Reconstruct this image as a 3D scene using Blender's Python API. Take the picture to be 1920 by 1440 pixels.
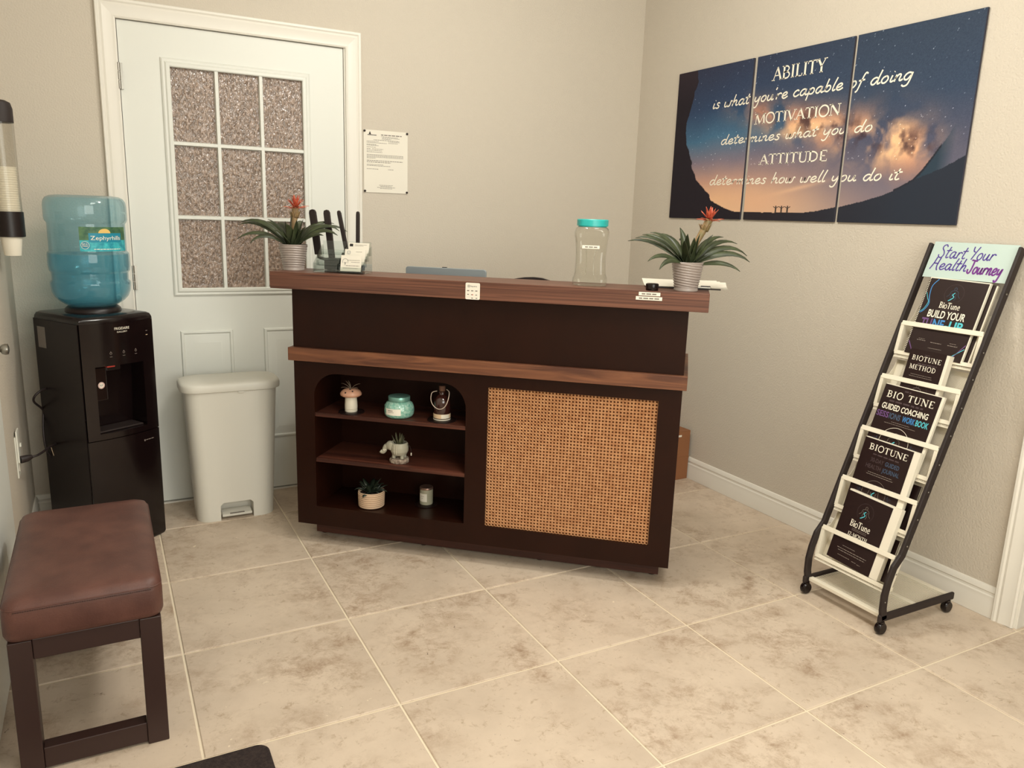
import bpy, bmesh, math, random
import numpy as np
from mathutils import Vector, Matrix
random.seed(7)
PI = math.pi
for o in list(bpy.data.objects): bpy.data.objects.remove(o)
scene = bpy.context.scene
COL = scene.collection

# ------------------------------------------------------------------ camera
camd = bpy.data.cameras.new('camera'); cam = bpy.data.objects.new('camera', camd); COL.objects.link(cam)
camd.sensor_fit = 'HORIZONTAL'; camd.sensor_width = 36.0; camd.lens = 1443.59/1920*36.0
camd.clip_start = 0.02; camd.clip_end = 60
right = Vector((0.88391254, -0.46651059, 0.03265711)); down = Vector((-0.07125217, -0.20336217, -0.97650753)); fwd = Vector((0.46219232, 0.86082037, -0.21299426))
m3 = Matrix((right, -down, -fwd)).transposed()
cam.matrix_world = Matrix.Translation((-0.12446, -3.64755, 1.33183)) @ m3.to_4x4()
scene.camera = cam

# ------------------------------------------------------------------ world, lights, exposure
scene.view_settings.view_transform = 'Standard'
scene.view_settings.look = 'None'
scene.view_settings.gamma = 1.0
scene.view_settings.use_curve_mapping = False
scene.view_settings.exposure = 0.0
world = bpy.data.worlds.new('world'); scene.world = world; world.use_nodes = True
world.node_tree.nodes['Background'].inputs[0].default_value = (0.8, 0.9, 1.0, 1)
world.node_tree.nodes['Background'].inputs[1].default_value = 0.05

def area(name, loc, rot, sx, sy, power, col):
    d = bpy.data.lights.new(name, 'AREA'); d.shape = 'RECTANGLE'; d.size = sx; d.size_y = sy; d.energy = power; d.color = col
    o = bpy.data.objects.new(name, d); COL.objects.link(o); o.location = loc; o.rotation_euler = rot
    return o
# ceiling troffers and the daylight from the glazed front door behind the photographer
area('ceiling_panel_light', (0.95, -3.05, 2.71), (0, 0, 0), 0.6, 1.2, 34, (1.0, 0.965, 0.885))
area('front_window_daylight', (0.75, -4.93, 1.55), (PI/2, 0, 0), 2.0, 1.7, 57, (0.97, 1.0, 0.94))
_d = bpy.data.lights.new('ceiling_dome_lamp', 'POINT'); _d.energy = 47; _d.shadow_soft_size = 0.15; _d.color = (1.0, 0.975, 0.905)
_o = bpy.data.objects.new('ceiling_dome_lamp', _d); COL.objects.link(_o); _o.location = (1.15, -1.60, 2.53)

# ------------------------------------------------------------------ materials
def lin(r, g=None, b=None):
    if g is None: r, g, b = r
    f = lambda c: (c/255/12.92) if c/255 <= 0.04045 else ((c/255+0.055)/1.055)**2.4
    return (f(r), f(g), f(b), 1)
def newmat(name):
    m = bpy.data.materials.new(name); m.use_nodes = True
    nt = m.node_tree; return m, nt, nt.nodes['Principled BSDF']
def bump_nodes(nt, b, scale, strength, dist=0.002, detail=3, coord='Object', vec=None):
    tc = nt.nodes.new('ShaderNodeTexCoord'); nz = nt.nodes.new('ShaderNodeTexNoise')
    nz.inputs['Scale'].default_value = scale; nz.inputs['Detail'].default_value = detail
    bp = nt.nodes.new('ShaderNodeBump'); bp.inputs['Strength'].default_value = strength; bp.inputs['Distance'].default_value = dist
    nt.links.new(tc.outputs[coord], nz.inputs['Vector']); nt.links.new(nz.outputs['Fac'], bp.inputs['Height']); nt.links.new(bp.outputs['Normal'], b.inputs['Normal'])
    return nz
def M(name, c, rough=0.5, metal=0.0, spec=0.5, bump=None, emit=None, coat=0.0, var=None):
    m, nt, b = newmat(name)
    b.inputs['Base Color'].default_value = c; b.inputs['Roughness'].default_value = rough; b.inputs['Metallic'].default_value = metal
    b.inputs['Specular IOR Level'].default_value = spec; b.inputs['Coat Weight'].default_value = coat
    if bump: bump_nodes(nt, b, *bump)
    if var:                                   # soft colour variation: (scale, other colour)
        tc = nt.nodes.new('ShaderNodeTexCoord'); nz = nt.nodes.new('ShaderNodeTexNoise'); nz.inputs['Scale'].default_value = var[0]; nz.inputs['Detail'].default_value = 5
        mx = nt.nodes.new('ShaderNodeMix'); mx.data_type = 'RGBA'; mx.inputs[6].default_value = c; mx.inputs[7].default_value = var[1]
        rp = nt.nodes.new('ShaderNodeMapRange'); rp.inputs[1].default_value = 0.35; rp.inputs[2].default_value = 0.65
        nt.links.new(tc.outputs['Object'], nz.inputs['Vector']); nt.links.new(nz.outputs['Fac'], rp.inputs[0]); nt.links.new(rp.outputs[0], mx.inputs[0]); nt.links.new(mx.outputs[2], b.inputs['Base Color'])
    return m
def clear(name, tint, gloss=0.03, ior=1.45, body=0.0, bodycol=(1, 1, 1, 1)):
    m = bpy.data.materials.new(name); m.use_nodes = True; nt = m.node_tree; nt.nodes.clear()
    out = nt.nodes.new('ShaderNodeOutputMaterial'); tr = nt.nodes.new('ShaderNodeBsdfTransparent'); gl = nt.nodes.new('ShaderNodeBsdfGlossy'); fr = nt.nodes.new('ShaderNodeLayerWeight'); pw_ = nt.nodes.new('ShaderNodeMath'); mx = nt.nodes.new('ShaderNodeMixShader')
    tr.inputs[0].default_value = tint; gl.inputs['Roughness'].default_value = gloss; fr.inputs['Blend'].default_value = 0.5; pw_.operation = 'POWER'; pw_.inputs[1].default_value = 2.6; sc_ = nt.nodes.new('ShaderNodeMath'); sc_.operation = 'MULTIPLY_ADD'; sc_.inputs[1].default_value = 0.62; sc_.inputs[2].default_value = ((ior-1)/(ior+1))**2
    nt.links.new(fr.outputs['Facing'], pw_.inputs[0]); nt.links.new(pw_.outputs[0], sc_.inputs[0])
    src = tr.outputs[0]
    if body:
        df = nt.nodes.new('ShaderNodeBsdfDiffuse'); df.inputs[0].default_value = bodycol; tl = nt.nodes.new('ShaderNodeBsdfTranslucent'); tl.inputs[0].default_value = bodycol
        m0 = nt.nodes.new('ShaderNodeMixShader'); m0.inputs[0].default_value = 0.5; nt.links.new(df.outputs[0], m0.inputs[1]); nt.links.new(tl.outputs[0], m0.inputs[2])
        m1 = nt.nodes.new('ShaderNodeMixShader'); m1.inputs[0].default_value = body; nt.links.new(src, m1.inputs[1]); nt.links.new(m0.outputs[0], m1.inputs[2]); src = m1.outputs[0]
    nt.links.new(sc_.outputs[0], mx.inputs[0]); nt.links.new(src, mx.inputs[1]); nt.links.new(gl.outputs[0], mx.inputs[2]); nt.links.new(mx.outputs[0], out.inputs[0])
    return m
def wood(name, c1, c2, rough, sc=(1.2, 30, 30), streak=0.5, spec=0.4):
    m, nt, b = newmat(name)
    tc = nt.nodes.new('ShaderNodeTexCoord'); mp = nt.nodes.new('ShaderNodeMapping'); mp.inputs['Scale'].default_value = sc
    nz = nt.nodes.new('ShaderNodeTexNoise'); nz.inputs['Scale'].default_value = 1.0; nz.inputs['Detail'].default_value = 6; nz.inputs['Distortion'].default_value = 1.2
    rp = nt.nodes.new('ShaderNodeValToRGB'); rp.color_ramp.elements[0].position = 0.5-streak*0.36; rp.color_ramp.elements[1].position = 0.5+streak*0.36
    rp.color_ramp.elements[0].color = c2; rp.color_ramp.elements[1].color = c1
    nt.links.new(tc.outputs['Object'], mp.inputs[0]); nt.links.new(mp.outputs[0], nz.inputs['Vector']); nt.links.new(nz.outputs['Fac'], rp.inputs[0]); nt.links.new(rp.outputs[0], b.inputs['Base Color'])
    b.inputs['Roughness'].default_value = rough; b.inputs['Specular IOR Level'].default_value = spec
    return m
def tile_mat():
    m, nt, b = newmat('travertine_tile'); N = nt.nodes.new; L = nt.links.new
    tc = N('ShaderNodeTexCoord'); oi = N('ShaderNodeObjectInfo'); ml = N('ShaderNodeMath'); ml.operation = 'MULTIPLY'; ml.inputs[1].default_value = 57.0
    cx = N('ShaderNodeCombineXYZ'); ad = N('ShaderNodeVectorMath'); ad.operation = 'ADD'
    L(oi.outputs['Random'], ml.inputs[0]); L(ml.outputs[0], cx.inputs[2]); L(tc.outputs['Object'], ad.inputs[0]); L(cx.outputs[0], ad.inputs[1])
    def noise(scale, detail, dist, rough=0.6):
        n = N('ShaderNodeTexNoise'); n.inputs['Scale'].default_value = scale; n.inputs['Detail'].default_value = detail; n.inputs['Distortion'].default_value = dist; n.inputs['Roughness'].default_value = rough; L(ad.outputs[0], n.inputs['Vector']); return n
    def ramp(a, bb, src):
        r = N('ShaderNodeMapRange'); r.inputs[1].default_value = a; r.inputs[2].default_value = bb; L(src, r.inputs[0]); return r.outputs[0]
    def mix(fac, A, B):
        x = N('ShaderNodeMix'); x.data_type = 'RGBA'; L(fac, x.inputs[0])
        (L(A, x.inputs[6]) if not isinstance(A, tuple) else setattr(x.inputs[6], 'default_value', A)); x.inputs[7].default_value = B; return x.outputs[2]
    n1 = noise(3.2, 8, 0.15, .65); c = mix(ramp(0.42, 0.68, n1.outputs['Fac']), (.625, .512, .402, 1), (.535, .434, .338, 1))
    n2 = noise(13.0, 10, 0.25, 0.78)
    mul = N('ShaderNodeMath'); mul.operation = 'MULTIPLY'; L(ramp(0.46, 0.66, n2.outputs['Fac']), mul.inputs[0]); L(ramp(0.42, 0.60, noise(3.4, 4, 0.1).outputs['Fac']), mul.inputs[1])
    c = mix(mul.outputs[0], c, lin(158, 134, 111))
    n3 = noise(34, 8, 0.4, 0.75); c = mix(ramp(0.56, 0.70, n3.outputs['Fac']), c, lin(168, 147, 124))
    n4 = noise(46, 6, 1.6, 0.6); c = mix(ramp(0.685, 0.73, n4.outputs['Fac']), c, lin(112, 95, 80))
    n5 = noise(24, 5, 1.0); c = mix(ramp(0.71, 0.75, n5.outputs['Fac']), c, lin(228, 214, 190))
    L(c, b.inputs['Base Color']); b.inputs['Roughness'].default_value = 0.5; b.inputs['Specular IOR Level'].default_value = 0.35
    bp = N('ShaderNodeBump'); bp.inputs['Strength'].default_value = 0.25; bp.inputs['Distance'].default_value = 0.002; L(n3.outputs['Fac'], bp.inputs['Height']); L(bp.outputs[0], b.inputs['Normal'])
    return m
def glass_obscure():
    m, nt, b = newmat('obscure_glass'); N = nt.nodes.new; L = nt.links.new
    tc = N('ShaderNodeTexCoord'); mp = N('ShaderNodeMapping'); mp.inputs['Scale'].default_value = (1, 1, 0.6)
    v = N('ShaderNodeTexNoise'); v.inputs['Scale'].default_value = 120; v.inputs['Detail'].default_value = 1.5; v.inputs['Distortion'].default_value = 0.2
    L(tc.outputs['Object'], mp.inputs[0]); L(mp.outputs[0], v.inputs['Vector'])
    bp = N('ShaderNodeBump'); bp.inputs['Strength'].default_value = 1.0; bp.inputs['Distance'].default_value = 0.006; L(v.outputs['Fac'], bp.inputs['Height']); L(bp.outputs[0], b.inputs['Normal'])
    r = N('ShaderNodeValToRGB'); r.color_ramp.elements[0].position = 0.35; r.color_ramp.elements[1].position = 0.72
    r.color_ramp.elements[0].color = lin(112, 94, 82); r.color_ramp.elements[1].color = lin(166, 144, 128); L(v.outputs['Fac'], r.inputs[0]); L(r.outputs[0], b.inputs['Base Color'])
    b.inputs['Roughness'].default_value = 0.14; b.inputs['Specular IOR Level'].default_value = 0.8
    return m

MAT = dict(
    wall=M('wall_paint', (.600, .540, .455, 1), 0.85, spec=0.2, bump=(150, 0.55, 0.004, 3)),
    ceil=M('ceiling_paint', lin(205, 203, 194), 0.9),
    trim=M('trim_paint', (.78, .745, .67, 1), 0.4, spec=0.4),
    door=M('door_paint', (.74, .745, .69, 1), 0.45, spec=0.4),
    grout=M('grout', lin(228, 214, 190), 0.9, bump=(200, 0.4)),
    tile=tile_mat(), glass=glass_obscure(),
    walnut=wood('walnut_laminate', lin(122, 80, 62), lin(72, 43, 34), 0.42, (1.6, 60, 120), 0.6),
    walnut2=wood('walnut_trim', lin(128, 82, 56), lin(84, 50, 36), 0.45, (2.6, 10, 30), 0.4),
    walnutd=wood('walnut_shelf', lin(92, 50, 36), lin(56, 28, 21), 0.45, (1.5, 14, 40), 0.4),  # shelf walnut, its colour lowered somewhat to carry the shade inside the niche
    espresso=M('espresso_panel', lin(38, 16, 8), 0.36, spec=0.18, bump=(60, 0.05), var=(7, lin(34, 14, 7))),
    kick=wood('kick_board', lin(78, 44, 34), lin(56, 31, 25), 0.5, (1.5, 14, 40), 0.5),
    cane=M('cane_strand', lin(216, 164, 116), 0.6, var=(60, lin(192, 136, 90))),
    caneback=M('cane_backing', lin(112, 58, 22), 0.8),
    black=M('black_plastic', lin(26, 16, 15), 0.38, spec=0.4),
    gblack=M('gloss_black', lin(21, 12, 12), 0.16, spec=0.4),
    mblack=M('matt_black', lin(36, 25, 23), 0.6),
    white=M('white_plastic', lin(226, 224, 212), 0.38),
    paper=M('white_paper', lin(230, 224, 210), 0.7),
    pages=M('page_block', lin(232, 224, 206), 0.8),
    ink=M('black_ink', lin(40, 34, 32), 0.7), grayink=M('gray_ink', lin(120, 112, 104), 0.7),
    binw=M('bin_plastic', (.70, .675, .60, 1), 0.45),
    chrome=M('brushed_steel', lin(150, 146, 138), 0.3, metal=1.0),
    silver=M('silver_lid', lin(152, 160, 164), 0.4, metal=0.3),
    leaf=M('bromeliad_leaf', lin(68, 76, 50), 0.4, spec=0.4, var=(18, lin(46, 52, 36))),
    leafd=M('dark_leaf', lin(44, 54, 42), 0.3, spec=0.6, var=(30, lin(30, 38, 30))),
    succ=M('succulent_leaf', lin(98, 96, 70), 0.5, var=(40, lin(70, 72, 52))),
    air=M('air_plant_leaf', lin(120, 104, 88), 0.6),
    bract=M('orange_bract', lin(196, 100, 70), 0.5, var=(60, lin(176, 70, 50))),
    bractg=M('bract_base', lin(150, 118, 84), 0.5, var=(40, lin(120, 110, 70))),
    pot=M('pot_ceramic', lin(158, 146, 139), 0.38),
    soil=M('soil', lin(46, 30, 24), 0.95, bump=(150, 0.8)),
    acrylic=clear('acrylic', (0.93, 0.95, 0.94, 1), 0.02, 1.5),
    jar=clear('jar_plastic', (0.95, 0.95, 0.92, 1), 0.03, 1.5),
    teal=M('teal_plastic', lin(40, 172, 168), 0.35),
    bottle=clear('bottle_plastic', (0.80, 0.93, 0.96, 1), 0.05, 1.5, 0.24, lin(128, 192, 212)),
    water=clear('bottle_water', (0.60, 0.88, 0.95, 1), 0.02, 1.4, 0.12, lin(84, 186, 216)),
    leather=M('brown_leather', lin(96, 62, 53), 0.46, spec=0.4, bump=(260, 0.25, 0.002, 4), var=(14, lin(80, 50, 43))),
    benchwood=M('dark_bench_wood', lin(54, 36, 32), 0.42, spec=0.4, bump=(50, 0.06)),
    mat=M('mat_fibre', lin(38, 26, 25), 0.95, bump=(420, 1.0, 0.006, 4), var=(150, lin(62, 48, 44))),
    card=M('cardboard', lin(140, 92, 58), 0.8), 
    wire=M('white_wire', lin(232, 224, 205), 0.4),
    sign=M('sign_board', lin(186, 204, 197), 0.5),
    purple=M('purple_marker', lin(72, 44, 140), 0.6), purple2=M('magenta_purple_marker', lin(108, 36, 130), 0.6),
    cover=M('book_cover', lin(38, 23, 22), 0.32, spec=0.45),
    wtext=M('white_print', lin(240, 232, 214), 0.6), gtext=M('grey_print', lin(128, 116, 108), 0.6), dtext=M('dim_print', lin(72, 56, 58), 0.6),
    ptext=M('violet_print', lin(106, 72, 124), 0.6), btext=M('blue_print', lin(62, 130, 190), 0.6), ctext=M('cyan_print', lin(84, 190, 204), 0.6), sltext=M('slate_print', lin(66, 84, 108), 0.6),
    canvas=M('canvas_edge', lin(48, 46, 58), 0.8),
    red=M('red_tab', lin(196, 62, 50), 0.5), cord=M('cord_rubber', lin(38, 28, 28), 0.5),
    cup=M('paper_cup', lin(236, 229, 212), 0.6), tube=clear('ribbed_tube', (0.90, 0.89, 0.86, 1), 0.1, 1.4, 0.10, lin(190, 180, 162)),
    mushcap=M('mushroom_cap', lin(196, 148, 122), 0.35), ceramic=M('white_ceramic', lin(222, 214, 196), 0.35),
    mercury=M('teal_mercury_glass', lin(104, 168, 150), 0.2, spec=0.9, bump=(55, 0.8, 0.006, 2), var=(90, lin(170, 205, 190))),
    amber=M('amber_glass', lin(52, 26, 22), 0.08, spec=0.8), cork=M('cork', lin(96, 64, 48), 0.85), kraft=M('kraft_label', lin(214, 186, 152), 0.7), beads=M('twine', lin(206, 188, 172), 0.7),
    coaster=M('dark_coaster', lin(30, 19, 18), 0.3), eleph=M('grey_green_ceramic', lin(168, 164, 146), 0.42), bark=M('wood_slice', lin(176, 160, 142), 0.8, bump=(120, 0.9, 0.004), var=(70, lin(110, 92, 80))),
    stripe=M('beige_ceramic', lin(218, 188, 158), 0.6), stripeg=M('stripe_groove', lin(120, 84, 66), 0.8),
    cglass=M('candle_glass', lin(168, 164, 142), 0.25), metalrim=M('rose_metal', lin(140, 112, 98), 0.3, metal=0.6),
    bandblue=M('label_teal', lin(24, 132, 158), 0.5), bandgreen=M('label_forest', lin(44, 88, 66), 0.5, var=(40, lin(96, 132, 88))), aqua=M('label_aqua', lin(70, 190, 196), 0.5, var=(60, lin(30, 140, 160))), sunny=M('label_gold', lin(226, 190, 110), 0.5),
)

# ------------------------------------------------------------------ mesh helpers
class MB:
    def __init__(s): s.v = []; s.f = []
    def add(s, vs, fs):
        n = len(s.v); s.v += [tuple(p) for p in vs]; s.f += [tuple(i+n for i in f) for f in fs]; return s
    def box(s, x0, x1, y0, y1, z0, z1):
        return s.add([(x0, y0, z0), (x1, y0, z0), (x1, y1, z0), (x0, y1, z0), (x0, y0, z1), (x1, y0, z1), (x1, y1, z1), (x0, y1, z1)],
                     [(3, 2, 1, 0), (4, 5, 6, 7), (0, 1, 5, 4), (1, 2, 6, 5), (2, 3, 7, 6), (3, 0, 4, 7)])
    def prism(s, out, z0, z1):
        n = len(out)
        return s.add([(x, y, z0) for x, y in out]+[(x, y, z1) for x, y in out], [tuple(range(n))[::-1], tuple(range(n, 2*n))]+[(i, (i+1) % n, n+(i+1) % n, n+i) for i in range(n)])
    def loft(s, rings, c0=True, c1=True):
        n = len(rings[0]); vs = [p for r in rings for p in r]; fs = []
        for k in range(len(rings)-1):
            fs += [(k*n+i, k*n+(i+1) % n, (k+1)*n+(i+1) % n, (k+1)*n+i) for i in range(n)]
        if c0: fs.append(tuple(range(n))[::-1])
        if c1: fs.append(tuple(range((len(rings)-1)*n, len(rings)*n)))
        return s.add(vs, fs)
    def lathe(s, prof, n=32, cx=0, cy=0, c0=True, c1=True, fn=None):
        rings = []
        for r, z in prof:
            ring = []
            for i in range(n):
                a = 2*PI*i/n; rr = max(r, 1e-5) + (fn(a, z) if fn else 0); ring.append((cx+rr*math.cos(a), cy+rr*math.sin(a), z))
            rings.append(ring)
        return s.loft(rings, c0, c1)
    def tube(s, pts, r, n=8, closed=False):
        pts = [Vector(p) for p in pts]; rings = []; up = None; N = len(pts)
        for i, p in enumerate(pts):
            a = pts[(i-1) % N] if (closed or i > 0) else p; b = pts[(i+1) % N] if (closed or i < N-1) else p
            t = (b-a).normalized()
            if up is None: up = Vector((0, 0, 1)) if abs(t.z) < 0.9 else Vector((1, 0, 0))
            u = (up-t*up.dot(t)).normalized(); w = t.cross(u); up = u
            rr = r[i] if isinstance(r, (list, tuple)) else r
            rings.append([p+rr*(math.cos(2*PI*k/n)*u+math.sin(2*PI*k/n)*w) for k in range(n)])
        if closed:
            rings.append(rings[0]); return s.loft(rings, False, False)
        return s.loft(rings)
    def bar(s, a, b, w, h, up=(0, 0, 1)):         # rectangular bar a->b, w across, h along up
        a = Vector(a); b = Vector(b); t = (b-a).normalized(); up = Vector(up); u = (up-t*up.dot(t)).normalized(); x = t.cross(u)
        R = lambda p: [p-x*w/2-u*h/2, p+x*w/2-u*h/2, p+x*w/2+u*h/2, p-x*w/2+u*h/2]
        return s.loft([R(a), R(b)])
    def ribbon(s, pts, w, z=0.0, closed=False):   # flat stroke in xy
        P = [Vector((p[0], p[1])) for p in pts]; N = len(P); L = []; Rr = []
        for i, p in enumerate(P):
            a = P[(i-1) % N] if (closed or i > 0) else p; b = P[(i+1) % N] if (closed or i < N-1) else p
            t = b-a
            if t.length < 1e-9: t = Vector((1, 0))
            t.normalize(); nn = Vector((-t.y, t.x)); L.append(p+nn*w/2); Rr.append(p-nn*w/2)
        n = N; vs = [(q.x, q.y, z) for q in L]+[(q.x, q.y, z) for q in Rr]
        k = N if closed else N-1
        return s.add(vs, [(n+i, n+(i+1) % N, (i+1) % N, i) for i in range(k)])
    def rect(s, x0, x1, y0, y1, z=0): return s.add([(x0, y0, z), (x1, y0, z), (x1, y1, z), (x0, y1, z)], [(0, 1, 2, 3)])
    def sphere(s, c, r, n=12, m=8):
        rx, ry, rz = (r, r, r) if not isinstance(r, tuple) else r
        return s.loft([[(c[0]+rx*math.sin(t)*math.cos(2*PI*i/n), c[1]+ry*math.sin(t)*math.sin(2*PI*i/n), c[2]-rz*math.cos(t)) for i in range(n)] for t in [max(1e-3, min(PI-1e-3, PI*j/m)) for j in range(m+1)]])
    def xf(s, fn): s.v = [tuple(fn(Vector(p))) for p in s.v]; return s
    def mesh(s, name, recalc=True):
        me = bpy.data.meshes.new(name); bm = bmesh.new(); vv = [bm.verts.new(p) for p in s.v]
        for f in s.f:
            try: bm.faces.new([vv[i] for i in f])
            except ValueError: pass
        if recalc: bmesh.ops.recalc_face_normals(bm, faces=bm.faces)
        bm.to_mesh(me); bm.free(); return me
    def build(s, name, mat, parent=None, smooth=None, bevel=None, recalc=True):
        return link(name, s.mesh(name, recalc), mat, parent, smooth, bevel)
def link(name, me, mat, parent=None, smooth=None, bevel=None):
    o = bpy.data.objects.new(name, me); COL.objects.link(o)
    if mat is not None: me.materials.clear(); me.materials.append(MAT[mat] if isinstance(mat, str) else mat)
    if parent: o.parent = parent
    if smooth:
        me.polygons.foreach_set('use_smooth', [True]*len(me.polygons)); me.set_sharp_from_angle(angle=math.radians(smooth))
    if bevel:
        md = o.modifiers.new('bevel', 'BEVEL'); md.width = bevel; md.segments = 2; md.limit_method = 'ANGLE'; md.angle_limit = math.radians(40)
    return o
def tag(o, label, cat, group=None):
    o['label'] = label; o['category'] = cat
    if group: o['group'] = group
    return o
def struct(o): o['kind'] = 'structure'; return o
def empty(name, loc=(0, 0, 0), rz=0.0, mat=None):
    o = bpy.data.objects.new(name, None); COL.objects.link(o); o.empty_display_size = 0.05
    if mat is not None: o.matrix_world = mat
    else: o.location = loc; o.rotation_euler = (0, 0, rz)
    return o
def rr(x0, x1, y0, y1, r, n=6):
    pts = []
    for cx, cy, a0 in ((x1-r, y0+r, -PI/2), (x1-r, y1-r, 0), (x0+r, y1-r, PI/2), (x0+r, y0+r, PI)):
        pts += [(cx+r*math.cos(a0+PI/2*k/n), cy+r*math.sin(a0+PI/2*k/n)) for k in range(n+1)]
    return pts
def smooth_poly(pts, k=5, closed=False):
    P = [Vector((p[0], p[1])) if len(p) == 2 else Vector(p) for p in pts]
    if len(P) < 3: return P
    out = []; N = len(P)
    for i in range(N if closed else N-1):
        p1 = P[i]; p2 = P[(i+1) % N]; p0 = P[i-1] if (i > 0 or closed) else p1; p3 = P[(i+2) % N] if (closed or i+2 < N) else p2
        for j in range(k):
            t = j/k; out.append(0.5*((2*p1)+(p2-p0)*t+(2*p0-5*p1+4*p2-p3)*t*t+(3*p1-p0-3*p2+p3)*t**3))
    if not closed: out.append(P[-1])
    return out

# ------------------------------------------------------------------ lettering (drawn strokes)
BOWL = [(.43, .42), (.3, .5), (.14, .42), (.05, .2), (.12, .03), (.26, .04), (.4, .3)]
HAND = {
 'a': (.58, [BOWL, [(.44, .5), (.4, .15), (.46, .02), (.58, .1)]]),
 'b': (.5, [[(.2, 1), (.12, .5), (.06, .02)], [(.08, .2), (.22, .46), (.38, .42), (.4, .2), (.26, .02), (.08, .08)]]),
 'c': (.47, [[(.4, .4), (.3, .5), (.13, .4), (.05, .2), (.13, .03), (.28, .02), (.44, .14)]]),
 'd': (.6, [BOWL, [(.56, 1), (.46, .5), (.43, .1), (.48, .02), (.6, .1)]]),
 'e': (.48, [[(.07, .2), (.28, .26), (.38, .4), (.28, .5), (.12, .4), (.05, .18), (.15, .02), (.3, .03), (.46, .15)]]),
 'f': (.42, [[(.52, .9), (.42, 1), (.32, .85), (.22, .4), (.1, -.22), (-.02, -.36)], [(.06, .45), (.42, .5)]]),
 'g': (.55, [BOWL, [(.46, .5), (.4, .0), (.3, -.35), (.12, -.42), (.0, -.3)]]),
 'h': (.54, [[(.22, 1), (.13, .5), (.04, 0)], [(.08, .2), (.26, .47), (.38, .42), (.34, .14), (.4, .02), (.52, .08)]]),
 'i': (.27, [[(.14, .48), (.08, .12), (.14, .02), (.26, .1)], [(.2, .7), (.22, .74)]]),
 'l': (.27, [[(.26, 1), (.12, .45), (.08, .1), (.14, .02), (.26, .1)]]),
 'm': (.68, [[(.1, .48), (.04, 0)], [(.06, .2), (.2, .47), (.29, .42), (.24, 0)], [(.26, .2), (.42, .47), (.52, .42), (.47, .12), (.53, .02), (.66, .1)]]),
 'n': (.5, [[(.1, .48), (.04, 0)], [(.06, .2), (.22, .47), (.34, .42), (.3, .12), (.36, .02), (.49, .1)]]),
 'o': (.48, [[(.3, .5), (.13, .42), (.05, .2), (.13, .03), (.28, .04), (.4, .25), (.36, .44), (.27, .5)]]),
 'p': (.5, [[(.12, .48), (-.03, -.45)], [(.08, .25), (.22, .48), (.38, .42), (.4, .2), (.28, .03), (.08, .06)]]),
 'r': (.42, [[(.12, .48), (.04, 0)], [(.06, .2), (.2, .44), (.33, .47), (.4, .38)]]),
 's': (.42, [[(.37, .42), (.26, .5), (.14, .42), (.18, .3), (.31, .2), (.28, .05), (.14, .01), (.02, .09)]]),
 't': (.37, [[(.25, .85), (.13, .35), (.1, .1), (.18, .02), (.32, .1)], [(-.02, .55), (.4, .6)]]),
 'u': (.55, [[(.1, .48), (.05, .15), (.14, .02), (.28, .1), (.4, .45)], [(.42, .48), (.37, .12), (.43, .02), (.54, .1)]]),
 'w': (.68, [[(.08, .48), (.05, .12), (.14, .02), (.26, .12), (.33, .42)], [(.33, .42), (.29, .12), (.37, .02), (.5, .12), (.57, .48), (.68, .44)]]),
 'y': (.52, [[(.1, .48), (.06, .2), (.14, .08), (.28, .15), (.41, .45)], [(.45, .5), (.36, .0), (.24, -.38), (.08, -.42), (.0, -.3)]]),
 "'": (.15, [[(.12, 1), (.06, .8)]]), ' ': (.36, []),
 'S': (.58, [[(.52, .82), (.4, .98), (.2, .92), (.15, .72), (.34, .5), (.42, .25), (.28, .02), (.05, .08), (.0, .25)]]),
 'Y': (.5, [[(.05, .95), (.08, .65), (.25, .55)], [(.5, .95), (.3, .5), (.12, 0)]]),
 'H': (.66, [[(.2, 1), (.1, .5), (-.08, .0)], [(.52, 1), (.42, .35), (.5, .0), (.58, -.02)], [(.1, .5), (.5, .48)]]),
 'J': (.62, [[(.12, .98), (.75, .92)], [(.46, .95), (.42, .3), (.28, .02), (.1, .1), (.06, .32)]]),
}
def hand(text, x0, x1, base, h, w, z=0, slant=0.12, fine=4):
    adv = sum(HAND[c][0] for c in text); sx = (x1-x0)/adv; mb = MB(); x = 0
    for c in text:
        a, st = HAND[c]
        for pl in st: mb.ribbon([(x0+(x+p[0]+slant*p[1])*sx, base+p[1]*h) for p in smooth_poly(pl, fine)], w, z)
        x += a
    return mb
TH, TN, SF = .15, .06, .055
def SER(*pts): return [([(x-.12, y+(.025 if y < .5 else -.025)), (x+.12, y+(.025 if y < .5 else -.025))], SF) for x, y in pts]
OV = [(.4+.34*math.cos(t*PI/8), .5+.5*math.sin(t*PI/8)) for t in range(16)]
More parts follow.
